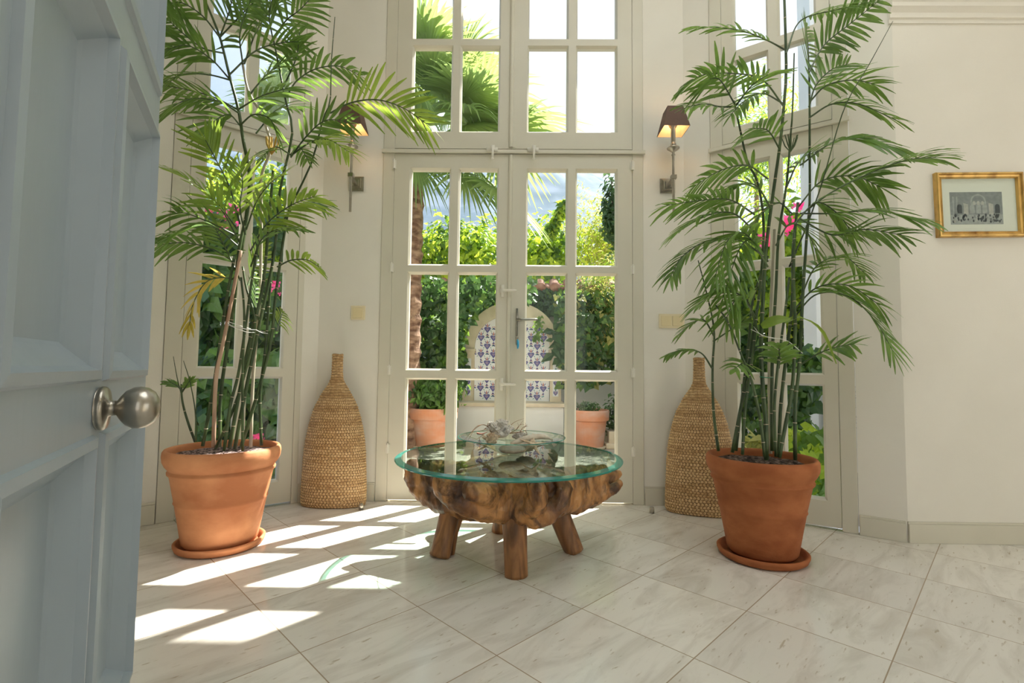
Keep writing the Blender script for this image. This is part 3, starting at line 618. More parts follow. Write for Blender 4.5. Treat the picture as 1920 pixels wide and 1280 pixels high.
rb = root_base().build('root_base', 'root_wood', tb, smooth=True)
md = rb.modifiers.new('fuse', 'REMESH'); md.mode = 'VOXEL'; md.voxel_size = .0055; md.use_smooth_shade = True
md = rb.modifiers.new('soften', 'SMOOTH'); md.factor = .5; md.iterations = 3
rm = MATS['root_wood'].node_tree; rr_n = [n for n in rm.nodes if n.type == 'VALTORGB'][0]; el_ = rr_n.color_ramp.elements.new(.42); el_.color = (0.20, 0.085, 0.032, 1)
mp_n = [n for n in rm.nodes if n.type == 'MAPPING'][0]; cr = rm.nodes.new('ShaderNodeTexNoise'); cr.inputs['Scale'].default_value = 5; cr.inputs['Detail'].default_value = 8; cr.inputs['Roughness'].default_value = .7; cr.inputs['Distortion'].default_value = 2.2; rm.links.new(mp_n.outputs[0], cr.inputs['Vector'])
cc_ = rm.nodes.new('ShaderNodeValToRGB'); cc_.color_ramp.elements[0].position = .40; cc_.color_ramp.elements[0].color = (.16, .12, .10, 1); cc_.color_ramp.elements[1].position = .53; cc_.color_ramp.elements[1].color = (1.05, 1, .95, 1); rm.links.new(cr.outputs[0], cc_.inputs[0])
mu_ = rm.nodes.new('ShaderNodeMix'); mu_.data_type = 'RGBA'; mu_.blend_type = 'MULTIPLY'; mu_.inputs['Factor'].default_value = .85; rm.links.new(rr_n.outputs[0], mu_.inputs['A']); rm.links.new(cc_.outputs[0], mu_.inputs['B']); rm.links.new(mu_.outputs['Result'], rm.nodes['Principled BSDF'].inputs['Base Color'])
tx = bpy.data.textures.new('knots', 'CLOUDS'); tx.noise_scale = .038; tx.noise_depth = 3
md = rb.modifiers.new('knots', 'DISPLACE'); md.texture = tx; md.strength = .017; md.mid_level = .5; md.texture_coords = 'LOCAL'
def leg(pts, n=18, seed=0, split=False):
    m = MB(); pts_ = spline([p for p, r in pts], 18); rs = []
    for i in range(19):
        t = i/18*(len(pts)-1); k = min(int(t), len(pts)-2); rs.append(pts[k][1]+(pts[k+1][1]-pts[k][1])*(t-k))
    m.tube(pts_, rs, 28)
    vs = []
    for i, v in enumerate(m.v):
        j = i % 28; p = pts_[min(i//28, 18)]; d = Vector(v)-p; a = j/28*2*PI
        k = 1+.07*noise.noise(Vector((math.cos(a)*1.6+seed, math.sin(a)*1.6, v[2]*5)))
        if split: k -= .42*math.exp(-((((a-split) + PI) % (2*PI) - PI)/.28)**2)*(1.1-i//28/18*.6)
        vs.append(tuple(p+d*k))
    m.v = vs; m.v = [(x, y, max(z, 0)) for x, y, z in m.v]
    return m
leg([((.0, 2.00, -.002), .046), ((-.004, 2.005, .10), .046), ((-.008, 2.02, .24), .050)], seed=1).build('leg', 'leg_wood', tb, smooth=True)
leg([((-.325, 2.20, -.002), .056), ((-.305, 2.215, .10), .050), ((-.27, 2.235, .24), .058)], seed=4, split=4.4).build('leg', 'leg_wood', tb, smooth=True)
leg([((.262, 2.262, -.002), .042), ((.215, 2.272, .11), .046), ((.165, 2.28, .24), .052)], seed=8).build('leg', 'leg_wood', tb, smooth=True)
leg([((-.075, 2.53, -.002), .052), ((-.06, 2.50, .10), .05), ((-.05, 2.46, .24), .052)], seed=12).build('leg', 'leg_wood', tb, smooth=True)
# ------------------------------------------------------------------ glass bowl and what lies in it
BC = (-.027, 2.285); BZ = .4265
m = MB(); n = 96
pr = [(.03, 0), (.045, .001), (.06, .008), (.10, .028), (.16, .052), (.21, .068), (.246, .078), (.247, .081), (.243, .081), (.208, .072), (.158, .056), (.098, .032), (.058, .012), (.02, .006)]
m.lathe(pr, n, (BC[0], BC[1], BZ))
m.m = [1 if n*6 <= i < n*8 else 0 for i in range(len(m.f))]
tag(m.build('glass_bowl', ['bowl_glass', 'glass_edge'], smooth=True, loc=(BC[0], BC[1], BZ)), 'wide shallow clear glass bowl standing on the coffee table', 'bowl')
def coral(c, R, label, seed, nb=46, mat='coral_white', kk=.8):
    rr = random.Random(seed); m = MB(); c = Vector(c)
    m.sphere(c, R*.55, 10, (1.2, 1, .6))
    for i in range(nb):
        a = rr.random()*2*PI; el = rr.random()**.7*1.45; d = Vector((math.cos(a)*math.cos(el)*1.15, math.sin(a)*math.cos(el), math.sin(el)*kk)); L_ = R*(.75+.4*rr.random())
        p1 = c+d*L_*.5; p2 = c+d*L_; m.tube([c, p1, p2], [R*.16, R*.13, R*.11], 6); m.sphere(p2, R*.13, 5)
        for k in range(3):
            dd = (d+Vector((rr.uniform(-1, 1), rr.uniform(-1, 1), rr.uniform(-.3, 1)))*.8).normalized(); m.tube([p1+(p2-p1)*.6, p2+dd*R*.24], [R*.10, R*.075], 5); m.sphere(p2+dd*R*.24, R*.085, 4)
    o = m.build('coral', mat, smooth=True, loc=c); tag(o, label, 'coral'); return o
coral(P(938, 812, 2.27)+Vector((0, 0, -.002)), .058, 'pale branching coral piled highest in the glass bowl', 3)
coral(P(922, 828, 2.20), .036, 'tan knobbly coral at the front left of the bowl', 5, 30, 'sea_star')
coral(P(975, 822, 2.33), .034, 'small white coral at the back of the bowl', 9, 26)
def star(c, R, rot, tiltv, label):
    m = MB(); c = Vector(c); Mx = Matrix.Rotation(tiltv[0], 3, 'X') @ Matrix.Rotation(tiltv[1], 3, 'Y') @ Matrix.Rotation(rot, 3, 'Z')
    m.sphere(c, R*.26, 8, (1, 1, .5))
    for k in range(5):
        a = k*2*PI/5; pts = [c+Mx @ Vector((math.cos(a)*R*t, math.sin(a)*R*t, -.03*R*t)) for t in (0, .3, .65, 1)]
        m.tube(pts, [R*.22, R*.19, R*.12, R*.03], 10, flat=.55)
    tag(m.build('starfish', 'sea_star', smooth=True, loc=c), label, 'starfish')
star(P(998, 832, 2.22), .062, 1.5, (.75, .12), 'dried tan starfish leaning inside the right of the bowl')
star(P(905, 842, 2.24)+Vector((.02, .0, .018)), .050, .5, (-.2, -.45), 'dried tan starfish lying in the left of the bowl')
m = MB(); pts = spline([P(958, 832, 2.24), P(985, 822, 2.25), P(1015, 818, 2.27), P(1036, 824, 2.30)], 14); m.tube(pts, [.010+.009*math.sin(PI*(i+1)/16) if i < 12 else .010-.003*(i-12) for i in range(15)], 12, flat=.7)
tag(m.build('seashell', 'shell', smooth=True), 'long curved bleached shell on top of the bowl, right side', 'shell')
m = MB(); cc = P(960, 845, 2.20)+Vector((0, .01, .006)); m.sphere(cc, .045, 14, (1.35, .8, .45), lambda d: 1+.10*math.sin(14*math.atan2(d.y, d.x))*max(0, 1-abs(d.z))); tag(m.build('seashell', 'shell', smooth=True, loc=cc), 'ribbed pale shell low in the middle of the bowl', 'shell')
m = MB(); cc = P(985, 838, 2.30)+Vector((0, 0, .0)); m.sphere(cc, .030, 12, (1.5, .9, .7), lambda d: 1+.08*math.sin(20*d.x)); tag(m.build('seashell', 'shell', smooth=True, loc=cc), 'small striped cone shell behind the starfish in the bowl', 'shell')
def twig(paths, label, nm='twig', mat='twig'):
    m = MB()
    for pts, r in paths: q = spline([P(*p) for p in pts], 12); m.tube(q, [r*(1-.75*i/12) for i in range(13)], 6)
    tag(m.build(nm, mat, smooth=True), label, 'twig')
twig([([(922, 812, 2.25), (915, 800, 2.24), (903, 796, 2.23), (888, 806, 2.22), (873, 822, 2.20)], .0026), ([(903, 796, 2.23), (893, 800, 2.21), (880, 815, 2.19)], .0018), ([(888, 806, 2.22), (882, 818, 2.2), (878, 824, 2.2)], .0014), ([(915, 800, 2.24), (914, 795, 2.24), (916, 790, 2.25)], .0022), ([(912, 803, 2.24), (906, 806, 2.24), (900, 806, 2.23)], .0018),
      ([(916, 798, 2.24), (920, 796, 2.25), (922, 799, 2.25)], .002), ([(908, 812, 2.22), (899, 820, 2.19), (892, 824, 2.18)], .0014), ([(899, 820, 2.19), (900, 830, 2.18), (901, 836, 2.18)], .0011)], 'thin brown branching twig arching over the left of the bowl')
twig([([(945, 812, 2.3), (955, 800, 2.31), (965, 791, 2.32), (983, 784, 2.33)], .0022), ([(953, 813, 2.3), (968, 805, 2.3), (975, 796, 2.3), (981, 788, 2.3)], .0018), ([(955, 812, 2.28), (975, 810, 2.27), (988, 806, 2.27)], .0026), ([(975, 809, 2.27), (982, 800, 2.27), (990, 799, 2.27)], .002), ([(968, 805, 2.3), (972, 798, 2.3), (970, 792, 2.3)], .0013), ([(982, 803, 2.27), (986, 797, 2.27), (984, 792, 2.27)], .0015),
      ([(984, 806, 2.27), (988, 812, 2.27), (986, 815, 2.27)], .0015), ([(975, 796, 2.3), (981, 795, 2.3), (986, 799, 2.3)], .0013), ([(986, 800, 2.27), (989, 795, 2.27)], .0012)], 'thin brown branching twig rising on the right of the coral')
twig([([(894, 812, 2.24), (903, 813, 2.24), (914, 810, 2.25)], .005)], 'short reddish driftwood piece behind the left twig in the bowl', 'driftwood', 'driftwood')
# ------------------------------------------------------------------ indoor palms
def ribbon(m, pts, wid, side, fold=.25):
    """folded leaflet strip: pts along, width profile, side vector"""
    k = len(pts); vs = []; fs = []
    for i, p in enumerate(pts):
        T = (pts[min(i+1, k-1)]-pts[max(i-1, 0)]).normalized(); S = (side-T*side.dot(T)); S = S.normalized() if S.length > 1e-4 else T.orthogonal().normalized()
        N = T.cross(S); w_ = wid*math.sin(PI*min(.97, .12+.85*(i/(k-1))**.8))**.7
        vs += [p-S*w_+N*w_*fold, p, p+S*w_+N*w_*fold]
    for i in range(k-1): a = i*3; fs += [(a, a+1, a+4, a+3), (a+1, a+2, a+5, a+4)]
    m.add(vs, fs)
def frond(parent, pts, L=.20, n=18, roll=0.0, mat='frond', t0=.22, droop=.5, wid=.0085, ang=.85, rr=None, name='frond'):
    rr = rr or R_
    q = spline(pts, 30); m = MB(); m.cur = 1; m.tube(q, [.0036*(1-.75*i/30)+.0006 for i in range(31)], 6); m.cur = 0
    tot = sum((q[i+1]-q[i]).length for i in range(30)); n = max(5, int(n))
    for i in range(n):
        t = t0+(1-t0)*(i+.5)/n; x = t*30; k = min(int(x), 29); p = q[k].lerp(q[k+1], x-k); T = (q[k+1]-q[k]).normalized()
        up = Vector((0, 0, 1)); up = (up-T*up.dot(T)); up = up.normalized() if up.length > .05 else Vector((0, -1, 0)); up = Matrix.Rotation(roll, 3, T) @ up
        S = T.cross(up).normalized(); ln = L*(math.sin(PI*(.18+.72*(i+.5)/n))**.55)
        for sg in (-1, 1):
            a = ang*(1.0-.45*(i/n))+rr.uniform(-.08, .08); l_ = ln*rr.uniform(.85, 1.1); d = (T*math.cos(a)+S*sg*math.sin(a)+up*rr.uniform(.0, .18)).normalized()
            dr = droop*rr.uniform(.6, 1.3); pp = [p+d*l_*s-Vector((0, 0, 1))*dr*l_*s**2.2*.55 for s in (0, .25, .5, .75, 1)]
            ribbon(m, pp, wid*rr.uniform(.8, 1.15)*(.7+.3*ln/L), T)
    d = (q[30]-q[29]).normalized()
    ribbon(m, [q[30]+d*L*.5*s-Vector((0, 0, 1))*L*.12*s*s for s in (0, .25, .5, .75, 1)], wid*.9, d.cross(Vector((0, 0, 1))))
    return m.build(name, [mat, 'stem'], parent)
def stem(parent, pts, r0=.008, r1=.005, mat='stem', rings=True, name='stem'):
    q = spline(pts, 24); m = MB(); m.tube(q, [r0+(r1-r0)*i/24 for i in range(25)], 8)
    if rings:
        m.cur = 1; tot = 0; nxt = .05
        for i in range(24):
            l = (q[i+1]-q[i]).length; tot += l
            if tot > nxt and i > 1:
                d = (q[i+1]-q[i]).normalized(); rr_ = (r0+(r1-r0)*i/24)*1.12; m.tube([q[i]-d*.0016, q[i]+d*.0016], rr_, 8); nxt = tot+.085+.03*R_.random()
    return m.build(name, [mat, 'stem_ring'], parent, smooth=True)
def palm(t, Y0, stems, fronds, seed):
    rr = random.Random(seed)
    for s in stems:
        pts, r0, r1, mat = s[:4]; rg = s[4] if len(s) > 4 else True
        pp = []; n = len(pts)
        for i, p in enumerate(pts): pp.append(P(p[0], p[1], p[2] if len(p) > 2 else Y0))
        stem(t, pp, r0, r1, mat, rg, 'stem' if mat != 'cane_brown' else 'support_cane')
    for f in fronds:
        pts = f[0]; k = dict(f[1]) if len(f) > 1 else {}
        dy = k.pop('dy', rr.uniform(-.22, .22)); y0 = k.pop('y0', Y0+rr.uniform(-.05, .05)); n = len(pts)
        pp = [P(p[0], p[1], (p[2] if len(p) > 2 else y0+dy*(i/(n-1)))) for i, p in enumerate(pts)]
        k.setdefault('roll', rr.uniform(-.6, .6)); k.setdefault('L', .19)
        tot = sum((pp[i+1]-pp[i]).length for i in range(n-1)); k.setdefault('n', max(7, tot*.78/.027))
        frond(t, pp, rr=rr, **k)
YL = 2.274
pal = thing('palm_plant', (PL[0], PL[1], .41), 'tall multi-stemmed indoor palm in the left pot, partly sunlit', 'palm')
sL = [([(412, 838, 2.25), (414, 740), (428, 640), (440, 560), (448, 470), (470, 360, 2.32), (480, 300, 2.34), (452, 255), (446, 200), (430, 141), (411, 66), (385, 10)][:6]+[(466, 300, 2.3)], .008, .007, 'stem'),
      ([(450, 480, 2.30), (463, 400, 2.3), (468, 330, 2.3), (456, 262, 2.29), (447, 205, 2.28), (430, 141, 2.27), (411, 66, 2.26), (380, -10, 2.25)], .010, .005, 'stem', False),
      ([(400, 838, 2.2), (405, 712, 2.2), (417, 650, 2.2), (439, 537, 2.22), (452, 470, 2.24)], .009, .007, 'cane_brown', False),
      ([(470, 838, 2.36), (475, 700, 2.38), (487, 560, 2.38), (490, 400, 2.36), (490, 330, 2.34), (508, 276, 2.33), (490, 215, 2.32), (466, 172, 2.3), (455, 120, 2.3)], .008, .006, 'cane_pale', False),
      ([(380, 836, 2.22), (398, 740, 2.22), (410, 660, 2.24), (425, 560, 2.25), (440, 480, 2.26)], .0075, .006, 'stem'),
      ([(430, 840, 2.2), (448, 740, 2.2), (468, 640, 2.22), (492, 540, 2.24), (503, 430, 2.26), (512, 320, 2.27)], .0085, .006, 'stem'),
      ([(440, 842, 2.24), (455, 760, 2.25), (486, 610, 2.27), (510, 500, 2.3), (520, 420, 2.3), (526, 350, 2.3), (548, 250, 2.3), (535, 187, 2.3), (522, 120, 2.3), (512, 70, 2.3)], .0085, .004, 'stem'),
      ([(452, 838, 2.3), (482, 740, 2.3), (508, 640, 2.3), (516, 560, 2.3), (530, 460, 2.3), (541, 395, 2.3), (556, 365, 2.28), (586, 300, 2.25), (605, 225, 2.22), (619, 190, 2.2), (621, 120, 2.2), (628, 32, 2.2)], .0085, .0018, 'stem'),
      ([(420, 845, 2.14), (432, 760, 2.14), (447, 700, 2.16), (462, 600, 2.2), (473, 520, 2.22), (485, 450, 2.25)], .007, .005, 'stem'),
      ([(490, 835, 2.3), (488, 740, 2.3), (498, 650, 2.3), (505, 560, 2.3), (512, 470, 2.3)], .007, .005, 'stem'),
      ([(404, 842, 2.2), (440, 760, 2.2), (470, 660, 2.2), (478, 600, 2.22), (462, 540, 2.25), (455, 500, 2.27)], .0065, .005, 'stem'),
      ([(455, 846, 2.15), (455, 700, 2.15), (458, 590, 2.18), (452, 520, 2.2)], .006, .0045, 'stem'),
      ([(366, 828, 2.25), (352, 790, 2.25), (342, 752, 2.25), (340, 720, 2.25)], .006, .0035, 'stem'),
      ([(368, 828, 2.2), (366, 770, 2.2), (356, 715, 2.2), (344, 676, 2.2)], .0035, .0012, 'stem', False), ([(341, 740, 2.25), (333, 712, 2.25), (325, 668, 2.25)], .003, .001, 'stem', False)]
A = lambda **k: k
fL = [([(619, 212, 2.22), (657, 193, 2.2), (706, 187, 2.15), (755, 202, 2.12), (800, 232, 2.1)], A(mat='frond_pale', L=.21, roll=-.9, t0=.18, droop=.25)),
      ([(545, 295), (575, 255), (610, 226), (655, 228)], A(L=.14, roll=-1.0, droop=.15, dy=-.1)),
      ([(545, 292), (580, 268), (615, 262), (655, 285)], A(mat='frond_pale', L=.16, roll=.7, dy=-.12)),
      ([(538, 180), (556, 152), (590, 130), (635, 124), (676, 142)], A(L=.13, roll=-.7, dy=-.1)),
      ([(445, 205), (400, 182), (350, 168), (306, 160)], A(L=.19, roll=.3, dy=-.05)), ([(448, 212), (410, 190), (360, 185), (320, 200)], A(L=.18, roll=.1, dy=-.15)),
      ([(447, 205), (490, 180), (540, 165)], A(L=.18, roll=.2)), ([(450, 235), (430, 215), (405, 225), (385, 250)], A(L=.15, roll=.8)),
      ([(450, 235), (475, 215), (505, 222), (520, 250)], A(L=.15, roll=-.6)), ([(432, 150), (395, 110), (350, 85), (310, 95)], A(L=.20, roll=.4, dy=-.2)),
      ([(430, 140), (480, 95), (530, 80), (560, 78)], A(L=.17, roll=-.3)), ([(432, 150), (390, 140), (340, 140), (305, 165)], A(L=.17, roll=-.5, dy=-.1)),
      ([(412, 70), (380, 30), (340, 5), (310, 10)], A(L=.24, roll=.5, dy=-.2)), ([(412, 70), (430, 20), (440, -30)], A(L=.24, roll=1.2, dy=.1)),
      ([(412, 70), (460, 20), (500, -20)], A(L=.24, roll=-1.0)), ([(420, 100), (380, 90), (340, 60), (318, 40)], A(L=.22, roll=1.0, dy=-.25)),
      ([(458, 120), (480, 60), (510, 10), (520, -30)], A(L=.22, roll=.8)), ([(455, 120), (450, 60), (470, 0)], A(L=.22, roll=-1.2)),
      ([(512, 75), (535, 40), (560, 20), (580, 0)], A(L=.18, roll=-.4)), ([(512, 75), (505, 30), (515, -20)], A(L=.20, roll=1.1)),
      ([(530, 165), (555, 110), (562, 60)], A(L=.15, roll=1.3)), ([(466, 180), (500, 140), (540, 110)], A(L=.17, roll=.9)),
      ([(480, 250), (520, 205), (560, 200)], A(L=.15, roll=.2)), ([(545, 290), (515, 275), (490, 295)], A(L=.13, roll=-.6)), ([(545, 290), (560, 275), (578, 300)], A(L=.10, roll=.6)),
      ([(445, 430), (415, 390), (375, 350), (325, 322)], A(mat='frond_pale', L=.16, roll=-.3, dy=-.1, droop=.3)), ([(450, 420), (430, 350), (400, 290), (385, 262)], A(mat='frond_pale', L=.19, roll=1.2, droop=.2)),
      ([(440, 440), (400, 420), (350, 400), (325, 400)], A(L=.20, roll=.5, dy=-.2)), ([(438, 490), (400, 468), (350, 455), (300, 458)], A(L=.13, roll=.9, dy=-.2, t0=.35)),
      ([(445, 460), (400, 425), (350, 430), (312, 445)], A(L=.16, roll=-.2, dy=-.2)), ([(462, 430), (480, 380), (505, 345), (525, 330)], A(mat='frond_pale', L=.17, roll=.9, droop=.15)),
      ([(470, 470), (500, 420), (545, 385), (590, 368)], A(mat='frond_pale', L=.17, roll=-.4, dy=-.2)), ([(520, 430), (550, 390), (585, 380), (600, 385)], A(L=.13, roll=.5)),
      ([(460, 440), (450, 390), (455, 345), (450, 310)], A(mat='frond_pale', L=.16, roll=-1.2, droop=.15)), ([(452, 460), (420, 400), (395, 370)], A(mat='frond_pale', L=.18, roll=1.0, droop=.3)),
      ([(520, 500), (545, 488), (575, 487), (598, 500)], A(L=.11, roll=-.7, mat='frond_pale')), ([(470, 500), (490, 450), (520, 430), (560, 430)], A(L=.15, roll=.3)),
      ([(450, 525), (430, 480), (410, 440), (400, 420)], A(L=.16, roll=-.5)), ([(462, 540), (478, 500), (492, 460)], A(mat='frond_pale', L=.14, roll=1.2, droop=.1)),
      ([(444, 525), (415, 520), (385, 530), (362, 570), (355, 610)], A(mat='frond_yellow', L=.11, roll=.6, t0=.15, dy=-.1)), ([(340, 730, 2.25), (330, 722, 2.24), (318, 716, 2.23)], A(L=.06, n=5, wid=.008)),
      ([(341, 735, 2.25), (350, 722, 2.24), (356, 712, 2.24)], A(L=.06, n=5, wid=.009)), ([(520, 620), (525, 600), (530, 585)], A(L=.10, n=6, roll=1.0, mat='frond_pale')), ([(485, 600), (478, 560), (480, 530)], A(L=.11, n=6, roll=1.0))]
palm(pal, YL, sL, fL, 11)
q = MB()
for (a, b) in (((427, 608, 2.16), (445, 612, 2.13)), ((445, 612, 2.13), (480, 618, 2.14)), ((480, 618, 2.14), (502, 625, 2.25)), ((427, 605, 2.16), (450, 618, 2.12)), ((450, 618, 2.12), (478, 623, 2.14)), ((428, 603, 2.18), (502, 623, 2.34))): q.tube(spline([P(*a), P((a[0]+b[0])/2, (a[1]+b[1])/2+2, (a[2]+b[2])/2-.01), P(*b)], 8), .0013, 5)
q.build('tie_string', 'string', pal)
q = MB(); base = P(509, 290, 2.32)
for i in range(11):
    d = Vector((R_.uniform(-.6, .6), R_.uniform(-.4, .4), 1)).normalized(); q.tube([base, base+d*.05, base+d*.05+Vector((d.x*.02, 0, .04))], [.002, .003, .002], 5)
q.build('flower_bud', 'bud_orange', pal)
YR = 2.247
par = thing('palm_plant', (PR[0], PR[1], .41), 'tall multi-stemmed indoor palm in the right pot, in shade', 'palm')
sR = [([(1347, 845, 2.25), (1338, 772, 2.25), (1336, 690, 2.25), (1339, 620, 2.25), (1325, 550, 2.25), (1309, 488, 2.25)], .0075, .0022, 'stem'),
      ([(1373, 848, 2.2), (1386, 780, 2.2), (1403, 690, 2.2), (1413, 620, 2.22), (1425, 540, 2.24), (1432, 420, 2.26), (1420, 340, 2.26), (1402, 305, 2.26), (1387, 240, 2.26), (1376, 189, 2.26)], .008, .004, 'stem'),
      ([(1392, 852, 2.15), (1398, 760, 2.15), (1412, 660, 2.18), (1420, 580, 2.2)], .007, .005, 'stem'),
      ([(1434, 856, 2.12), (1426, 790, 2.12), (1411, 720, 2.12), (1390, 665, 2.12), (1365, 604, 2.12), (1340, 570, 2.12)], .0075, .003, 'stem'),
      ([(1437, 862, 2.12), (1436, 790, 2.13), (1431, 735, 2.14), (1427, 650, 2.16), (1431, 556, 2.2), (1436, 470, 2.22), (1447, 380, 2.24), (1462, 275, 2.26), (1469, 206, 2.26), (1474, 137, 2.26), (1472, 40, 2.26), (1470, -20, 2.26)], .010, .0055, 'stem'),
      ([(1448, 845, 2.3), (1447, 740, 2.3), (1449, 640, 2.3), (1455, 540, 2.3), (1460, 440, 2.3), (1475, 344, 2.3), (1482, 258, 2.3), (1486, 206, 2.3), (1489, 100, 2.3)], .009, .003, 'stem'),
      ([(1460, 850, 2.18), (1464, 760, 2.18), (1475, 660, 2.2), (1486, 560, 2.22), (1487, 470, 2.24), (1496, 380, 2.26)], .008, .006, 'stem'),
      ([(1461, 858, 2.1), (1474, 790, 2.1), (1486, 720, 2.12), (1491, 620, 2.15), (1488, 520, 2.2), (1490, 430, 2.24)], .008, .006, 'stem'),
      ([(1491, 862, 2.12), (1491, 760, 2.12), (1499, 680, 2.14), (1505, 560, 2.2), (1512, 450, 2.25), (1518, 378, 2.28), (1518, 275, 2.28), (1518, 200, 2.28), (1517, 135, 2.28)], .008, .004, 'stem'),
      ([(1445, 850, 2.35), (1442, 700, 2.35), (1446, 560, 2.35), (1452, 430, 2.35)], .008, .006, 'cane_pale', False),
      ([(1480, 500, 2.25), (1510, 430, 2.22), (1541, 344, 2.18), (1582, 206, 2.12), (1630, 120, 2.08), (1674, 40, 2.05)], .004, .0012, 'stem', False),
      ([(1380, 845, 2.3), (1392, 740, 2.3), (1404, 640, 2.3), (1412, 560, 2.3), (1440, 480, 2.3)], .007, .005, 'stem'),
      ([(1455, 856, 2.14), (1452, 770, 2.14), (1458, 690, 2.15), (1470, 600, 2.2), (1480, 520, 2.22)], .0065, .005, 'stem')]
fR = [([(1473, 94), (1435, 74), (1383, 56), (1310, 50)], A(L=.17, roll=-.5, dy=-.1, t0=.25)), ([(1474, 100), (1500, 40), (1560, 20), (1620, 10)], A(L=.16, roll=.3, t0=.4)),
      ([(1517, 135), (1545, 85), (1592, 46), (1650, 0)], A(L=.19, roll=-1.1, droop=.2)), ([(1517, 140), (1515, 90), (1512, 50)], A(L=.18, roll=1.2, t0=.05, droop=.1)),
      ([(1517, 200), (1530, 160), (1560, 130), (1590, 120)], A(L=.17, roll=1.0, droop=.1)), ([(1519, 190), (1550, 160), (1600, 150), (1640, 158)], A(L=.17, roll=-.2, dy=-.1)),
      ([(1518, 220), (1560, 195), (1610, 195), (1680, 225)], A(L=.16, roll=.2, dy=-.15)), ([(1470, 200), (1430, 150), (1380, 138), (1320, 140), (1285, 160)], A(L=.15, roll=.3, dy=-.1)),
      ([(1376, 192), (1350, 150), (1330, 148)], A(L=.20, roll=.9, t0=.1)), ([(1376, 200), (1350, 200), (1320, 195), (1290, 200)], A(L=.15, roll=-.6)), ([(1378, 200), (1410, 160), (1440, 140)], A(L=.16, roll=.2)),
      ([(1470, 195), (1430, 175), (1395, 190), (1370, 215)], A(L=.15, roll=-.3)), ([(1500, 310), (1560, 268), (1610, 262), (1670, 275)], A(L=.21, roll=.5, dy=-.15, wid=.011)),
      ([(1505, 400), (1560, 360), (1630, 325), (1700, 300), (1755, 295)], A(L=.19, roll=.1, dy=-.2)), ([(1440, 335), (1400, 310), (1350, 320), (1300, 350)], A(L=.15, roll=.7, dy=-.1)),
      ([(1415, 402), (1370, 375), (1320, 375), (1250, 385)], A(L=.16, roll=.5, dy=-.15)), ([(1420, 440), (1375, 400), (1320, 405), (1270, 435)], A(L=.17, roll=.2, dy=-.2)),
      ([(1432, 480), (1385, 450), (1330, 450), (1280, 480), (1256, 520)], A(L=.14, roll=-.2, dy=-.15)), ([(1440, 500), (1400, 440), (1365, 450), (1340, 520)], A(L=.19, roll=.1, dy=-.15)),
      ([(1440, 490), (1410, 450), (1385, 470), (1355, 560)], A(L=.18, roll=-.4, dy=-.2)), ([(1500, 400), (1560, 400), (1640, 395), (1720, 410)], A(L=.20, roll=.3, dy=-.25)),
      ([(1500, 410), (1560, 440), (1620, 430), (1690, 440)], A(L=.18, roll=-.3, dy=-.1)), ([(1495, 390), (1540, 340), (1600, 330), (1650, 350)], A(L=.19, roll=-.7, dy=-.1)),
      ([(1485, 600), (1530, 552), (1590, 555), (1640, 600), (1675, 660)], A(L=.17, roll=.2, dy=-.2)), ([(1485, 585), (1530, 540), (1590, 535), (1650, 572)], A(L=.15, roll=-.5, dy=-.2)),
      ([(1500, 560), (1530, 500), (1580, 480), (1620, 510)], A(L=.15, roll=.2)), ([(1492, 690), (1530, 665), (1570, 650), (1600, 645)], A(L=.13, roll=.9, t0=.3)),
      ([(1420, 600), (1390, 555), (1350, 545), (1310, 570)], A(L=.17, roll=.3, dy=-.1)), ([(1420, 620), (1400, 560), (1380, 560), (1360, 600)], A(L=.18, roll=-.4)),
      ([(1339, 630), (1320, 600), (1300, 605), (1275, 625)], A(L=.11, roll=-.3, n=8)), ([(1335, 690), (1315, 662), (1285, 655), (1252, 665)], A(L=.08, roll=.2, n=10, t0=.35, droop=.8)), ([(1337, 640), (1370, 618), (1395, 600)], A(L=.1, n=6, t0=.5)),
      ([(1485, 400), (1460, 380), (1430, 395), (1410, 430)], A(L=.16, roll=.2)), ([(1475, 350), (1500, 300), (1540, 280)], A(L=.16, roll=-.3)), ([(1462, 280), (1440, 245), (1410, 240)], A(L=.15, roll=.5)),
      ([(1455, 460), (1480, 420), (1510, 430), (1530, 470)], A(L=.17, roll=.5)), ([(1405, 690), (1395, 680), (1378, 690)], A(L=.12, n=4, wid=.016, t0=.2)), ([(1460, 690), (1462, 670), (1460, 650)], A(L=.13, n=4, wid=.014, t0=.1)),
      ([(1490, 420), (1530, 380), (1570, 400), (1600, 440)], A(L=.18, roll=0)), ([(1445, 390), (1420, 350), (1390, 345), (1350, 370)], A(L=.16, roll=-.6))]
palm(par, YR, sR, fR, 23)
q = MB(); lf_ = spline([P(1470, 605, 2.2), P(1500, 596, 2.15), P(1540, 620, 2.1), P(1568, 682, 2.08)], 10); ribbon(q, lf_, .022, Vector((0, 1, .3)), .15); ribbon(q, spline([P(1428, 612, 2.15), P(1455, 600, 2.12), P(1482, 598, 2.1)], 8), .022, Vector((0, .3, 1)), .15); q.build('broad_leaf', 'frond_pale', par)
q = MB(); q.tube(spline([P(1408, 617, 2.18), P(1440, 632, 2.08), P(1475, 638, 2.12), P(1505, 662, 2.14)], 10), .0013, 5); q.tube(spline([P(1413, 612, 2.2), P(1428, 628, 2.1), P(1455, 634, 2.1)], 8), .001, 5); q.build('tie_string', 'string', par)
q = MB(); q.tube(spline([P(1424, 706, 2.13), P(1440, 708, 2.12), P(1450, 707, 2.2)], 6), .0018, 5); q.build('plant_tie', 'tie_green', par)
q = MB(); base = P(1482, 285, 2.3)
for i in range(8):
    d = Vector((R_.uniform(-.8, .8), R_.uniform(-.4, .4), 1)).normalized(); q.tube([base, base+d*.04, base+d*.05+Vector((d.x*.02, 0, .035))], [.002, .003, .002], 5)
q.build('flower_bud', 'stem', par)
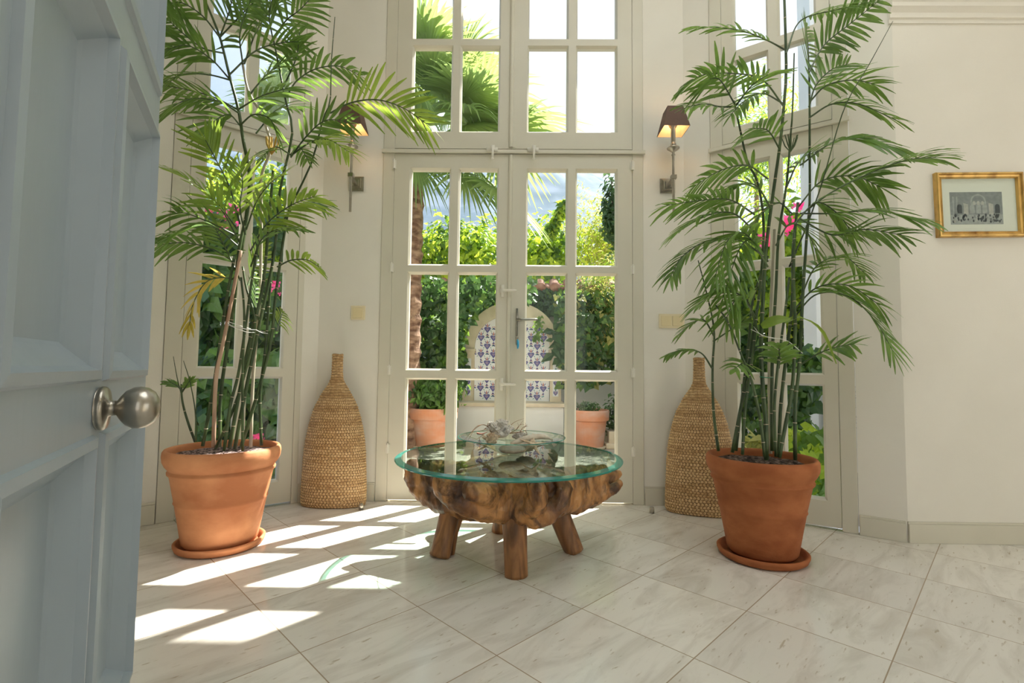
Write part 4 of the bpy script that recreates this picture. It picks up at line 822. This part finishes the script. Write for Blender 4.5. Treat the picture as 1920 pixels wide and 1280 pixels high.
# ------------------------------------------------------------------ garden
GZ = -.06
m = MB(); m.box(-9, 9, 3.22, 14, GZ-.1, GZ); struct(m.build('trim_2', 'patio'), 'stone paving of the garden courtyard beyond the door', 'paving')
m = MB(); m.box(-9, 9, -9, -1.2, GZ-.1, GZ); struct(m.build('trim_3', 'patio'), 'stone paving outside the entrance behind the viewer', 'paving')
m = MB(); m.box(.80, 2.56, 4.16, 4.58, 5.2, 5.35); m.box(2.40, 2.56, 2.9, 4.16, 5.2, 5.35)
tag(m.build('sun_blocker', 'outer_white'), 'unseen white beam added high outside to stop sun through the upper panes', 'beam')  # added out of view to block sun that would reach the near floor
gw = thing('garden_wall', (0, 6.9, GZ), 'white garden wall with clay tile coping, overgrown with ivy', 'wall')
m = MB(); m.box(-7, 7, 6.9, 7.12, GZ, 1.95); m.build('masonry', 'outer_white', gw)
m = MB()
for i in range(70):
    x = -6.9+i*.2; pts = [(x, 6.74, 1.94), (x, 6.92, 2.01), (x, 7.1, 2.08)]; m.tube(pts, [.075, .07, .065], 10, flat=.8); m.tube([(x+.1, 6.78, 1.93), (x+.1, 7.1, 2.03)], .055, 8, flat=.6)
m.build('tile_coping', 'roof_clay', gw, smooth=True)
# tiled wall fountain
NY = 6.35
def niche():
    t = thing('wall_fountain', (0, NY, GZ), 'arched stone wall fountain with blue and white patterned tiles', 'fountain')
    cx = P(958, 690, NY).x; px = lambda a: P(a, 690, NY).x; pz = lambda b: P(958, b, NY).z
    xl, xr = px(868), px(1052); il, ir = px(889), px(1031); zl = pz(752); zs = pz(655); zt_ = pz(566); it = pz(590)
    def ogee(xa, xb, zb, z0, ztop, n=14):
        c = (xa+xb)/2; w_ = (xb-xa)/2; out = []
        for i in range(2*n+1):
            a = PI*i/(2*n); out.append((c+w_*math.cos(a), zb+(ztop-zb)*math.sin(a)**.88))
        return [(xb, z0)]+out+[(xa, z0)]
    o = ogee(xl+.03, xr-.03, zs, zl, zt_); i_ = ogee(il, ir, zs, zl, it)
    m = MB(); n = len(o); vs = []
    for p in o: vs.append((p[0], NY, p[1]))
    for p in i_: vs.append((p[0], NY, p[1]))
    for p in o: vs.append((p[0], NY+.5, p[1]))
    for p in i_: vs.append((p[0], NY+.06, p[1]))
    fs = []
    for k in range(n-1): fs += [(k, k+1, n+k+1, n+k), (k, 2*n+k, 2*n+k+1, k+1), (n+k, n+k+1, 3*n+k+1, 3*n+k)]
    m.add(vs, fs); m.build('arch_surround', 'niche_stone', t)
    m = MB(); m.add([(p[0], NY+.055, p[1]) for p in i_], [tuple(range(len(i_)))])
    def motif(x, z, s):
        def pg(pts, k, y): m.cur = k; m.add([(x+a*s, NY+.055-y, z+b*s) for a, b in pts], [tuple(range(len(pts)))])
        pg([(0, -.50), (.26, -.16), (.40, .02), (.34, .2), (.16, .24), (0, .14), (-.16, .24), (-.34, .2), (-.40, .02), (-.26, -.16)], 1, .002)
        pg([(0, -.26), (.18, -.04), (.12, .1), (0, .04), (-.12, .1), (-.18, -.04)], 2, .003)
        pg([(0, .14), (.09, .36), (0, .68), (-.09, .36)], 4, .002)
        for sg in (-1, 1):
            pg([(sg*.05, .22), (sg*.22, .36), (sg*.30, .62), (sg*.14, .44)], 1, .0025); pg([(sg*.46, -.02), (sg*.78, .14), (sg*.86, .02), (sg*.62, -.10)], 3 if sg > 0 else 1, .002)
            pg([(sg*.50, .12), (sg*.62, .30), (sg*.72, .22)], 4, .002); pg([(sg*.30, -.22), (sg*.52, -.36), (sg*.42, -.16)], 3, .0022)
        pg([(0, -.52), (.12, -.66), (0, -.84), (-.12, -.66)], 1, .002)
    def inside(x, z, mg):
        if z < zl+mg or x < il+mg or x > ir-mg: return False
        if z < zs: return True
        c = (il+ir)/2; w_ = (ir-il)/2; u = min(1, abs(x-c)/w_); return z < zs+(it-zs)*(1-u*u)**.44-mg
    pxp, pzp = .163, .218
    for r in range(-2, 16):
        for cidx in range(-5, 6):
            x = (il+ir)/2+cidx*pxp+(pxp/2 if r % 2 else 0); z = zl+.06+r*pzp/2
            if inside(x, z, .055): motif(x, z, .112)
    m.build('tile_panel', ['tile_white', 'tile_navy', 'tile_violet', 'tile_teal', 'tile_rust'], t)
    for xa, xb in ((xl, il), (ir, xr)):
        m = MB(); m.box(xa, xb-.004 if xb == il else xb, NY-.03, NY+.1, zl, zs); m.box(xa-.015, xb+.015, NY-.05, NY+.1, zs-.03, zs); m.box(xa-.008, xb+.008, NY-.04, NY+.1, zs-.055, zs-.03)
        m.build('pilaster', 'niche_stone', t)
        m = MB(); c = (xa+xb)/2; m.box(c-.036, c+.036, NY-.034, NY-.03, zl+.07, zs-.12); 
        def dia(z, s, k):
            m.cur = k; m.add([(c+a*s, NY-.036-.001*k, z+b*s) for a, b in ((0, -.5), (.34, -.1), (.3, .2), (0, .1), (-.3, .2), (-.34, -.1))], [tuple(range(6))])
            m.cur = 3; m.add([(c+a*s, NY-.037, z+b*s) for a, b in ((0, .12), (.16, .5), (0, .8), (-.16, .5))], [(0, 1, 2, 3)])
        z = zl+.12
        while z < zs-.18: dia(z, .085, 1); dia(z, .05, 2); z += .125
        m.build('tile_strip', ['tile_white', 'tile_navy', 'tile_violet', 'tile_teal'], t)
    m = MB(); m.box(px(856), px(1056), NY-.34, NY+.5, zl-.045, zl); m.build('basin_ledge', 'niche_stone', t, bevel=.006)
    m = MB(); m.box(px(859), px(1053), NY-.31, NY+.5, GZ, zl-.045); m.build('basin_front', 'outer_white', t)
niche()
# foliage
def leafmesh(n, posf, size, shape='oval', droop=.2, seed=0, nrm=None, mats=1, weights=None):
    rr = random.Random(seed); m = MB(); V = []; Fc = []; Mi = []
    for i in range(n):
        r = posf(rr)
        if r is None: continue
        p, nn = r; s = size*rr.uniform(.6, 1.25)
        nn = (nn+Vector((rr.uniform(-1, 1), rr.uniform(-1, 1), rr.uniform(-1, 1)))*.75).normalized()
        dn = Vector((rr.uniform(-.8, .8), rr.uniform(-.8, .8), -rr.uniform(.1, 1.0))); dn = (dn-nn*dn.dot(nn)).normalized(); S = nn.cross(dn)
        o = len(V)
        if shape == 'oval':
            V += [p, p+dn*s*.45+S*s*.27+nn*s*.06, p+dn*s*.5-nn*s*.05, p+dn*s*.45-S*s*.27+nn*s*.06, p+dn*s-nn*s*droop]
            Fc += [(o, o+1, o+2), (o, o+2, o+3), (o+1, o+4, o+2), (o+2, o+4, o+3)]; k = 4
        elif shape == 'thin':
            V += [p, p+dn*s*.4+S*s*.13, p+dn*s*.4-S*s*.13, p+dn*s-nn*s*droop]; Fc += [(o, o+1, o+3, o+2)]; k = 1
        else:
            V += [p+dn*s*.12, p+S*s*.28-dn*s*.10, p+S*s*.50+dn*s*.18, p+S*s*.30+dn*s*.55, p+dn*s*.98-nn*s*droop, p-S*s*.30+dn*s*.55, p-S*s*.50+dn*s*.18, p-S*s*.28-dn*s*.10]
            Fc += [(o, o+1, o+2, o+3), (o, o+3, o+4), (o, o+4, o+5), (o, o+5, o+6, o+7)]; k = 4
        mi = rr.choices(range(mats), weights)[0] if mats > 1 else 0; Mi += [mi]*k
    m.v = [tuple(v) for v in V]; m.f = Fc; m.m = Mi; return m
def sheet(x0, x1, z0, z1, y, th, dens=None):
    def f(rr):
        x, z = rr.uniform(x0, x1), rr.uniform(z0, z1)
        b = noise.noise(Vector((x*1.7, z*1.7, y)))
        if dens and not dens(x, z, rr): return None
        return Vector((x, y-th*rr.random()-max(0, b)*th*1.2, z)), Vector((0, -1, .35))
    return f
def blob(c, r, hollow=.55, lump=.35, cut=None):
    c = Vector(c)
    def f(rr):
        d = Vector((rr.gauss(0, 1), rr.gauss(0, 1), rr.gauss(0, 1))).normalized(); k = (hollow+(1-hollow)*rr.random()**.6)*(1+lump*noise.noise(d*2.3+c))
        p = c+Vector((d.x*r[0]*k, d.y*r[1]*k, d.z*r[2]*k))
        if cut and not cut(p): return None
        return p, (d+Vector((0, -.2, .3)))
    return f
def plant(name, label, cat, n, f, size, shape, mats, seed, group=None, weights=None, branches=None):
    ms = mats if isinstance(mats, list) else [mats]
    m = leafmesh(n, f, size, shape, seed=seed, mats=len(ms), weights=weights)
    if branches is None: o = m.build(name, ms); return tag(o, label, cat, group)
    t = thing(name, branches[0][0], label, cat, group); m.build('foliage', ms, t)
    q = MB()
    for b in branches:
        pts = spline(b[:-1], 8); q.tube(pts, [b[-1]*(1-.6*i/8) for i in range(9)], 6)
    q.build('branches', 'branch', t); return t
W = lambda px, py, Y: P(px, py, Y)
def off_niche(x, z, rr):
    c = (P(868, 690, NY).x+P(1052, 690, NY).x)/2; w_ = (P(1052, 690, NY).x-P(868, 690, NY).x)/2
    u = abs(x-c)/w_
    if x < c: u *= 1.02+.10*rr.random()
    if z > P(958, 655, NY).z: 
        if u < 1 and z < P(958, 655, NY).z+(P(958, 566, NY).z-P(958, 655, NY).z)*(max(0, 1-u*u))**.44-.02: return False
        return True
    return u > .98 and (z > .62 or x < c-.8)
xa, xb = P(760, 600, 6.6).x, P(868, 600, 6.6).x
plant('ivy_hedge', 'dark green ivy covering the garden wall left of the fountain', 'ivy', 5200, sheet(-2.6, .2, -.02, 1.95, 6.30, .35, off_niche), .095, 'ivy', ['leaf_ivy', 'leaf_mid'], 1, weights=[4, 1])
plant('ivy_hedge', 'ivy and creepers over the garden wall right of the fountain', 'ivy', 4200, sheet(-.3, 3.4, .55, 1.80, 6.34, .3, lambda x, z, rr: off_niche(x, z, rr) and (x > .45) and (x < 1.0 or z > .60+.25*noise.noise(Vector((x*3, 0, 0))))), .10, 'ivy', ['leaf_ivy', 'leaf_mid', 'leaf_olive'], 2, weights=[5, 2, 1])
plant('ivy_hedge', 'bright green creeper edging the left side of the fountain arch', 'ivy', 900, lambda rr: (lambda a, k: (Vector((P(950, 690, NY).x-.70*math.cos(a)*k, NY-.12*rr.random()-.02, .98+.78*math.sin(a)*k)), Vector((0, -1, .4))))(rr.uniform(-.12, 1.25), rr.uniform(.98, 1.22)), .062, 'ivy', ['leaf_mid', 'leaf_sunny'], 3, weights=[3, 2])
plant('ivy_sprig', 'small light green sprig hanging over the top of the arch', 'ivy', 40, lambda rr: (lambda t: (Vector((P(1008, 600, 6.2).x+rr.uniform(-.05, .05), 6.2, P(1008, 590, 6.2).z-t*.32)), Vector((0, -1, .3))))(rr.random()), .055, 'ivy', 'leaf_mid', 4)
plant('ivy_hedge', 'dark ivy on the wall just above the fountain arch', 'ivy', 900, sheet(-.6, .75, 1.60, 1.93, 6.86, .12), .10, 'ivy', ['leaf_ivy', 'leaf_mid'], 14, weights=[3, 1])
plant('creeper', 'broad dark leaves hanging right of the fountain arch', 'ivy', 26, lambda rr: (Vector((P(1052, 640, 6.1).x+rr.uniform(-.12, .08), 6.1+rr.uniform(0, .1), P(1052, 645, 6.1).z+rr.uniform(-.15, .2))), Vector((0, -1, .3))), .19, 'oval', 'leaf_ivy', 5)
plant('citrus_bush', 'sunlit lime-green citrus bush above the wall behind the fountain, left half', 'bush', 5200, blob((P(858, 478, 7.6).x, 7.7, P(858, 478, 7.6).z-.1), (1.0, .5, .62), .35, .6), .125, 'oval', ['leaf_sunny', 'leaf_mid'], 6, weights=[2, 1], branches=[(Vector((-1, 7.7, GZ)), Vector((-.95, 7.7, 1.2)), Vector((-.9, 7.7, 2.2)), .04)])
plant('citrus_bush', 'sunlit lime-green citrus bush above the wall, right of the door centre', 'bush', 1900, blob((P(1025, 478, 7.7).x, 7.7, P(1025, 478, 7.7).z-.05), (.50, .36, .54), .2, .9), .13, 'oval', ['leaf_sunny', 'leaf_mid'], 7, weights=[2, 1], branches=[(Vector((.5, 7.7, GZ)), Vector((.5, 7.7, 1.2)), Vector((.5, 7.7, 2.3)), .03)])
plant('citrus_sprig', 'leafy shoot rising above the right citrus bush', 'bush', 300, lambda rr: (lambda t: (Vector((P(1030, 440, 7.3).x+.25*t+rr.uniform(-.06, .06), 7.3, P(1030, 440, 7.3).z+t*.55)), Vector((0, -1, .3))))(rr.random()), .12, 'oval', ['leaf_mid', 'leaf_sunny'], 8)
plant('yellow_shrub', 'yellow-green feathery shrub seen through the right door panes', 'bush', 5200, blob((P(1128, 455, 7.7).x, 7.75, P(1128, 450, 7.7).z-.1), (.62, .38, .80), .2, .9), .085, 'thin', ['leaf_sunny', 'leaf_olive'], 9, weights=[1, 1], branches=[(Vector((1.3, 7.75, GZ)), Vector((1.35, 7.75, 1.2)), Vector((1.3, 7.7, 2.8)), .04)])
plant('trailing_shrub', 'olive feathery shrub hanging over the wall at the right panes', 'bush', 3600, blob((P(1125, 585, 6.2).x, 6.25, P(1125, 575, 6.2).z), (.42, .2, .62), .1, .9), .075, 'thin', ['leaf_olive', 'leaf_mid'], 10)
plant('young_tree', 'dark slender young tree at the edge of the right door pane', 'tree', 900, blob((P(1152, 405, 7.3).x, 7.3, P(1152, 400, 7.3).z), (.20, .12, .62), .2, .6), .11, 'oval', 'leaf_ivy', 12, branches=[(Vector((1.50, 7.3, GZ)), Vector((1.48, 7.3, 1.6)), P(1147, 335, 7.3), .035)])
# palm trees outside
def fan(parent, base, d, L, R, spread=2.0, n=34, droop=.35, mat='leaf_fan', rr=R_):
    base = Vector(base); d = Vector(d).normalized(); m = MB(); hub = base+d*L-Vector((0, 0, L*.12)); m.cur = 1
    m.tube(spline([base, base+d*L*.5+Vector((0, 0, .04)), hub], 8), [.022, .02, .018, .016, .014, .012, .011, .010, .009], 6); m.cur = 0
    S = d.cross(Vector((0, 0, 1))); S = S.normalized() if S.length > .05 else Vector((1, 0, 0)); S = (Matrix.Rotation(rr.uniform(-.7, .7), 3, d) @ S)
    dd = (hub-base).normalized()
    for i in range(n):
        a = -spread+2*spread*i/(n-1); v = (dd*math.cos(a)+S*math.sin(a)).normalized(); l_ = R*(.75+.25*math.cos(a*.7))*rr.uniform(.92, 1.05); dr = droop*rr.uniform(.6, 1.4)
        pts = [hub+v*l_*s-Vector((0, 0, 1))*l_*dr*s**2.6 for s in (0, .3, .55, .8, 1)]; Nn = v.cross(dd) if abs(math.sin(a)) > .1 else S.cross(v)
        T2 = S*math.cos(a)-dd*math.sin(a); k = len(pts); vs = []; w0 = R*spread/n*.75
        for j, p in enumerate(pts):
            w_ = w0*(.08, .55, .75, .38, .04)[j]; nn = T2.cross(v); vs += [p-T2*w_+nn*w_*.4, p, p+T2*w_+nn*w_*.4]
        m.add(vs, [f for j in range(k-1) for f in ((j*3, j*3+1, j*3+4, j*3+3), (j*3+1, j*3+2, j*3+5, j*3+4))])
    return m.build('palm_leaf', [mat, 'leaf_fan'], parent)
def palm_tree(c, zc, label, leaves, rt=.13, seed=1, lo=GZ):
    rr = random.Random(seed); t = thing('fan_palm', (c[0], c[1], lo), label, 'palm tree')
    m = MB(); K = 60; prof = [(rt*(1+.15*((i % 3)/2-.5)+.06*noise.noise(Vector((i*.7, 0, 3)))), (zc-lo)*i/K+0) for i in range(K+1)]
    m.lathe(prof, 18, (c[0], c[1], lo), fn=lambda i, j: .018*noise.noise(Vector((i*.9, j*1.7, 1)))); m.build('trunk', 'palm_bark', t, smooth=False)
    for (d, L, R, dr, mt) in leaves: fan(t, (c[0], c[1], zc-.05), d, L, R, droop=dr, mat=mt, rr=rr)
    return t
pc = (P(772, 600, 5.4).x, 5.4); pzc = 3.6; rr = random.Random(5); lv = []
for i in range(34):
    a = rr.uniform(0, 2*PI); el = rr.uniform(-.15, 1.3); lv.append(((math.cos(a)*math.cos(el), math.sin(a)*math.cos(el), math.sin(el)), rr.uniform(.5, .9), rr.uniform(.6, .8), rr.uniform(.25, .5), 'leaf_fan'))
lv += [((.99, -.1, .10), 1.12, .85, .22, 'leaf_fan'), ((.85, -.3, .30), .85, .75, .3, 'leaf_fan'), ((.97, -.1, -.10), .98, .75, .25, 'leaf_fan'), ((.90, -.1, -.62), 1.10, .80, .18, 'leaf_fan'), ((.62, -.3, -.62), .85, .62, .3, 'leaf_fan'), ((.10, -.5, -.70), .62, .50, .4, 'leaf_fan'), ((.6, -.5, .15), .8, .7, .3, 'leaf_fan'), ((.75, .2, .45), .8, .75, .3, 'leaf_fan'), ((.6, -.1, .9), .9, .75, .3, 'leaf_fan'), ((.25, .3, .95), .9, .8, .3, 'leaf_fan'), ((.1, -.4, .6), .8, .8, .3, 'leaf_fan')]
palm_tree(pc, pzc, 'tall fan palm with a shaggy brown trunk outside the left door panes', lv, .10, 5)
lv = []
for i in range(16):
    a = rr.uniform(0, 2*PI); el = rr.uniform(-.2, 1.1); lv.append(((math.cos(a)*math.cos(el), math.sin(a)*math.cos(el), math.sin(el)), rr.uniform(.5, .8), rr.uniform(.5, .7), rr.uniform(.25, .5), 'leaf_fan'))
palm_tree((-3.2, 7.4), 4.6, 'second fan palm outside, seen high through the left window', lv, .12, 6)
# pots outside
def outer_pot(c, r, h, label, rp, seed, kind):
    t = thing('garden_pot', (c[0], c[1], GZ), label, 'plant pot'); z = GZ
    MB().lathe([(r*.62, .02), (r*.70, .02), (r*.86, h*.70), (r*.88, h*.72), (r*.98, h*.74), (r, h*.96), (r*.98, h), (r*.93, h), (r*.90, h*.9), (.02, h*.88)], 40, (c[0], c[1], z)).build('pot', 'terracotta_old', t, smooth=False)
    MB().lathe([(r*.78, 0), (r*.84, .03), (r*.80, .032), (r*.1, .02)], 40, (c[0], c[1], z)).build('saucer', 'niche_stone', t, smooth=True)
    return t
c1 = P(812, 800, 5.45); c2 = P(1105, 800, 5.55)
outer_pot((c1.x, 5.45), .27, .44, 'large weathered terracotta pot outside the left door panes', 0, 1, 0)
outer_pot((c2.x, 5.55), .22, .43, 'weathered terracotta pot outside the right door panes', 0, 2, 1)
plant('mint_plant', 'leafy green plant growing in the left outdoor pot', 'plant', 1300, blob((c1.x, 5.45, .54), (.32, .26, .22), .1, .5), .085, 'oval', 'leaf_mid', 21)
plant('succulent', 'low dark succulent growing in the right outdoor pot', 'plant', 420, blob((c2.x-.03, 5.5, .40), (.15, .14, .07), .1, .3), .04, 'oval', 'leaf_ivy', 22)
m = MB(); tx_ = P(1150, 800, 5.7).x; m.box(tx_-.08, tx_+.45, 5.55, 5.85, GZ, .13); m.box(tx_-.12, tx_+.49, 5.5, 5.9, GZ, .0); tag(m.build('stone_trough', 'niche_stone', bevel=.01), 'pale stone trough outside right of the right outdoor pot', 'trough')
plant('trough_plant', 'dark green bushy plant in the pale stone trough', 'plant', 500, blob((tx_+.1, 5.7, .32), (.25, .16, .22), .1, .5), .08, 'oval', 'leaf_ivy', 23)
m = MB(); xx = P(768, 790, 5.9).x; m.lathe([(.10, 0), (.12, .2), (.13, .22), (.02, .2)], 24, (xx, 5.9, GZ)); tag(m.build('stone_pot', 'niche_stone', smooth=True), 'small grey stone pot behind the left outdoor pot', 'plant pot')
plant('pot_plant', 'small green plant in the grey stone pot outside', 'plant', 250, blob((xx, 5.9, .25), (.16, .12, .12), .1, .5), .06, 'oval', 'leaf_mid', 24)
# outside the left window
plant('climbing_hedge', 'broad-leaved climbing hedge filling the left window', 'hedge', 5200, sheet(-4.4, -1.55, -.05, 2.15, 4.75, .6, lambda x, z, rr: noise.noise(Vector((x*2, z*2, 4))) > -.35 or rr.random() < .5), .13, 'ivy', ['leaf_ivy', 'leaf_mid'], 31, weights=[2, 1])
plant('low_hedge', 'sunlit heart-shaped leaves low outside the left window', 'hedge', 1500, lambda rr: (Vector((rr.uniform(-2.75, -1.50), 3.85+rr.uniform(-.25, .3), rr.uniform(-.05, .95))), Vector((.2, -1, .7))), .12, 'ivy', ['leaf_mid', 'leaf_ivy'], 32, weights=[3, 2])
plant('tall_bush', 'bright yellow-green bush high outside the left window', 'bush', 3600, blob((-2.85, 5.3, 2.35), (.95, .5, .75), .25, .6), .11, 'oval', ['leaf_sunny', 'leaf_mid'], 33)
def flowers(c, r, n, label, seed):
    rr_ = random.Random(seed); m = MB(); c = Vector(c)
    for i in range(n):
        p = c+Vector((rr_.uniform(-1, 1)*r[0], rr_.uniform(-1, 1)*r[1], rr_.uniform(-1, 1)*r[2])); s = rr_.uniform(.018, .030)
        for k in range(3):
            a = k*2*PI/3+rr_.random(); d = Vector((math.cos(a), -.3, math.sin(a))); S = Vector((-math.sin(a), 0, math.cos(a))); m.add([p, p+d*s*.5+S*s*.45, p+d*s*1.1+Vector((0, -s*.4, 0)), p+d*s*.5-S*s*.45], [(0, 1, 2, 3)])
    tag(m.build('bougainvillea', 'flower_pink'), label, 'flowers')
flowers(P(415, 408, 4.0), (.17, .1, .12), 60, 'pink bougainvillea cluster outside the left window, middle pane', 1)
flowers(P(516, 540, 4.0), (.03, .03, .05), 9, 'single small pink bougainvillea sprig at the right side of the left window', 2)
flowers(P(484, 818, 3.65), (.035, .02, .02), 7, 'pink flower low outside the left window behind the pot rim', 3)
m = MB(); m.box(-.98, -.700, .16, .42, 1.05, 5, FL); m.box(-1.4, -.86, .16, .30, GZ, 5, FL); struct(m.build('wall_outside', 'outer_white'), 'white outer wall pier at the left edge of the left window', 'wall')
# outside the right window
m = MB(); ex = P(1531, 600, 4.4).x; m.box(ex, ex+3, 4.4, 4.6, GZ, 6.2); struct(m.build('wall_wing', 'outer_white'), 'white outer wall seen at the right edge of the right window', 'wall')
m = MB(); m.box(3.74, 7.5, 5.9, 6.3, GZ, 11); struct(m.build('wall_sun_block', 'outer_white'), 'tall white block added unseen behind the outer wall to stop the sun', 'wall')  # unseen box added to keep sun out of the right window
ac = thing('air_conditioner', (ex+.3, 4.3, .35), 'white outdoor air-conditioning unit with a round grille at the right window', 'air conditioner')
m = MB(); m.box(ex+.01, ex+.75, 4.12, 4.36, .18, .86); m.build('casing', 'ac_white', ac, bevel=.01)
m = MB()
for k in range(9):
    r = .03+k*.026; m.tube([(ex+.30+r*math.cos(a), 4.112, .53+r*math.sin(a)) for a in [i*2*PI/32 for i in range(33)]], .003, 4, caps=False)
for k in range(12): a = k*PI/6; m.tube([(ex+.3, 4.112, .53), (ex+.3+.24*math.cos(a), 4.112, .53+.24*math.sin(a))], .002, 4)
m.build('fan_grille', 'ac_dark', ac)
plant('climbing_hedge', 'leafy creeper outside the lower right window beside the white wall', 'hedge', 520, lambda rr: (lambda t: (Vector((P(1500+22*math.sin(t*9), 700, 3.9).x+rr.uniform(-.13, .13), 3.9+rr.uniform(-.1, .1), -.05+t*1.05)), Vector((0, -1, .4))))(rr.random()), .10, 'ivy', ['leaf_mid', 'leaf_ivy'], 41)
plant('green_thicket', 'dense green thicket outside the right window, left pane', 'hedge', 5200, sheet(2.0, 3.9, -.05, 2.3, 5.7, .45), .10, 'ivy', ['leaf_ivy', 'leaf_mid'], 42, weights=[1, 1])
plant('sunny_bush', 'bright lime-green bush outside the right window behind the palm', 'bush', 2600, blob((P(1472, 470, 5.1).x, 5.1, P(1472, 500, 5.1).z), (.50, .3, .75), .1, .5), .11, 'oval', ['leaf_sunny', 'leaf_mid'], 43, weights=[2, 1])
plant('tall_tree', 'tall airy green tree top outside the right window', 'tree', 4200, blob((P(1420, 235, 7.5).x, 7.6, P(1420, 270, 7.5).z), (1.0, .6, 1.1), .1, .9), .10, 'thin', ['leaf_mid', 'leaf_sunny'], 44, branches=[(Vector((3.7, 7.6, GZ)), Vector((3.7, 7.6, 2.5)), Vector((3.7, 7.6, 4.4)), .06)])
flowers(P(1438, 450, 4.3), (.05, .05, .06), 26, 'magenta bougainvillea cluster outside the right window, lower left bunch', 4)
flowers(P(1474, 425, 4.3), (.05, .05, .07), 30, 'magenta bougainvillea cluster outside the right window, middle bunch', 5)
flowers(P(1497, 388, 4.3), (.04, .04, .02), 10, 'magenta bougainvillea sprig outside the right window, topmost bunch', 6)
plant('grass_tuft', 'pale spiky tufted plant at the foot of the right window outside', 'plant', 260, lambda rr: (Vector((P(1412, 820, 3.6).x+rr.uniform(-.12, .12), 3.6+rr.uniform(-.1, .1), rr.uniform(.02, .36))), Vector((rr.uniform(-1, 1), -.3, 0))), .16, 'thin', 'leaf_olive', 45)
plant('ground_plant', 'low green plant at the right foot of the right window outside', 'plant', 300, lambda rr: (Vector((P(1535, 900, 3.1).x+rr.uniform(-.12, .16), 3.15+rr.uniform(-.1, .25), rr.uniform(-.05, .45))), Vector((0, -1, .5))), .09, 'ivy', ['leaf_mid', 'leaf_sunny'], 46)
# hills
def hill(name, x0, x1, y0, y1, hf, mat, label, nx=150, ny=50):
    vs = []; fs = []
    for j in range(ny+1):
        for i in range(nx+1):
            x = x0+(x1-x0)*i/nx; y = y0+(y1-y0)*j/ny; vs.append((x, y, hf(x, y, j/ny)))
    fs = [(j*(nx+1)+i, j*(nx+1)+i+1, (j+1)*(nx+1)+i+1, (j+1)*(nx+1)+i) for j in range(ny) for i in range(nx)]
    o = MB().add(vs, fs).build(name, mat, smooth=True); o['kind'] = 'structure'; o['label'] = label; o['category'] = 'hill'
def hf(x, y, t):
    s = .455-.0011*max(0, x-20)-.0000*x; top = s*430+.82
    return -3+top*(t**.8)*(1+.05*noise.noise(Vector((x*.03, y*.02, 1)))+.02*noise.noise(Vector((x*.12, y*.1, 2))))
hill('hill_far', -420, 420, 170, 430, hf, 'hill_hazed', 'hazy wooded mountain filling the view beyond the garden')
m = MB(); m.box(-60, 60, 14, 170, -3.2, -3); struct(m.build('valley_floor', 'hill_green'), 'green ground between the garden and the mountain', 'ground')
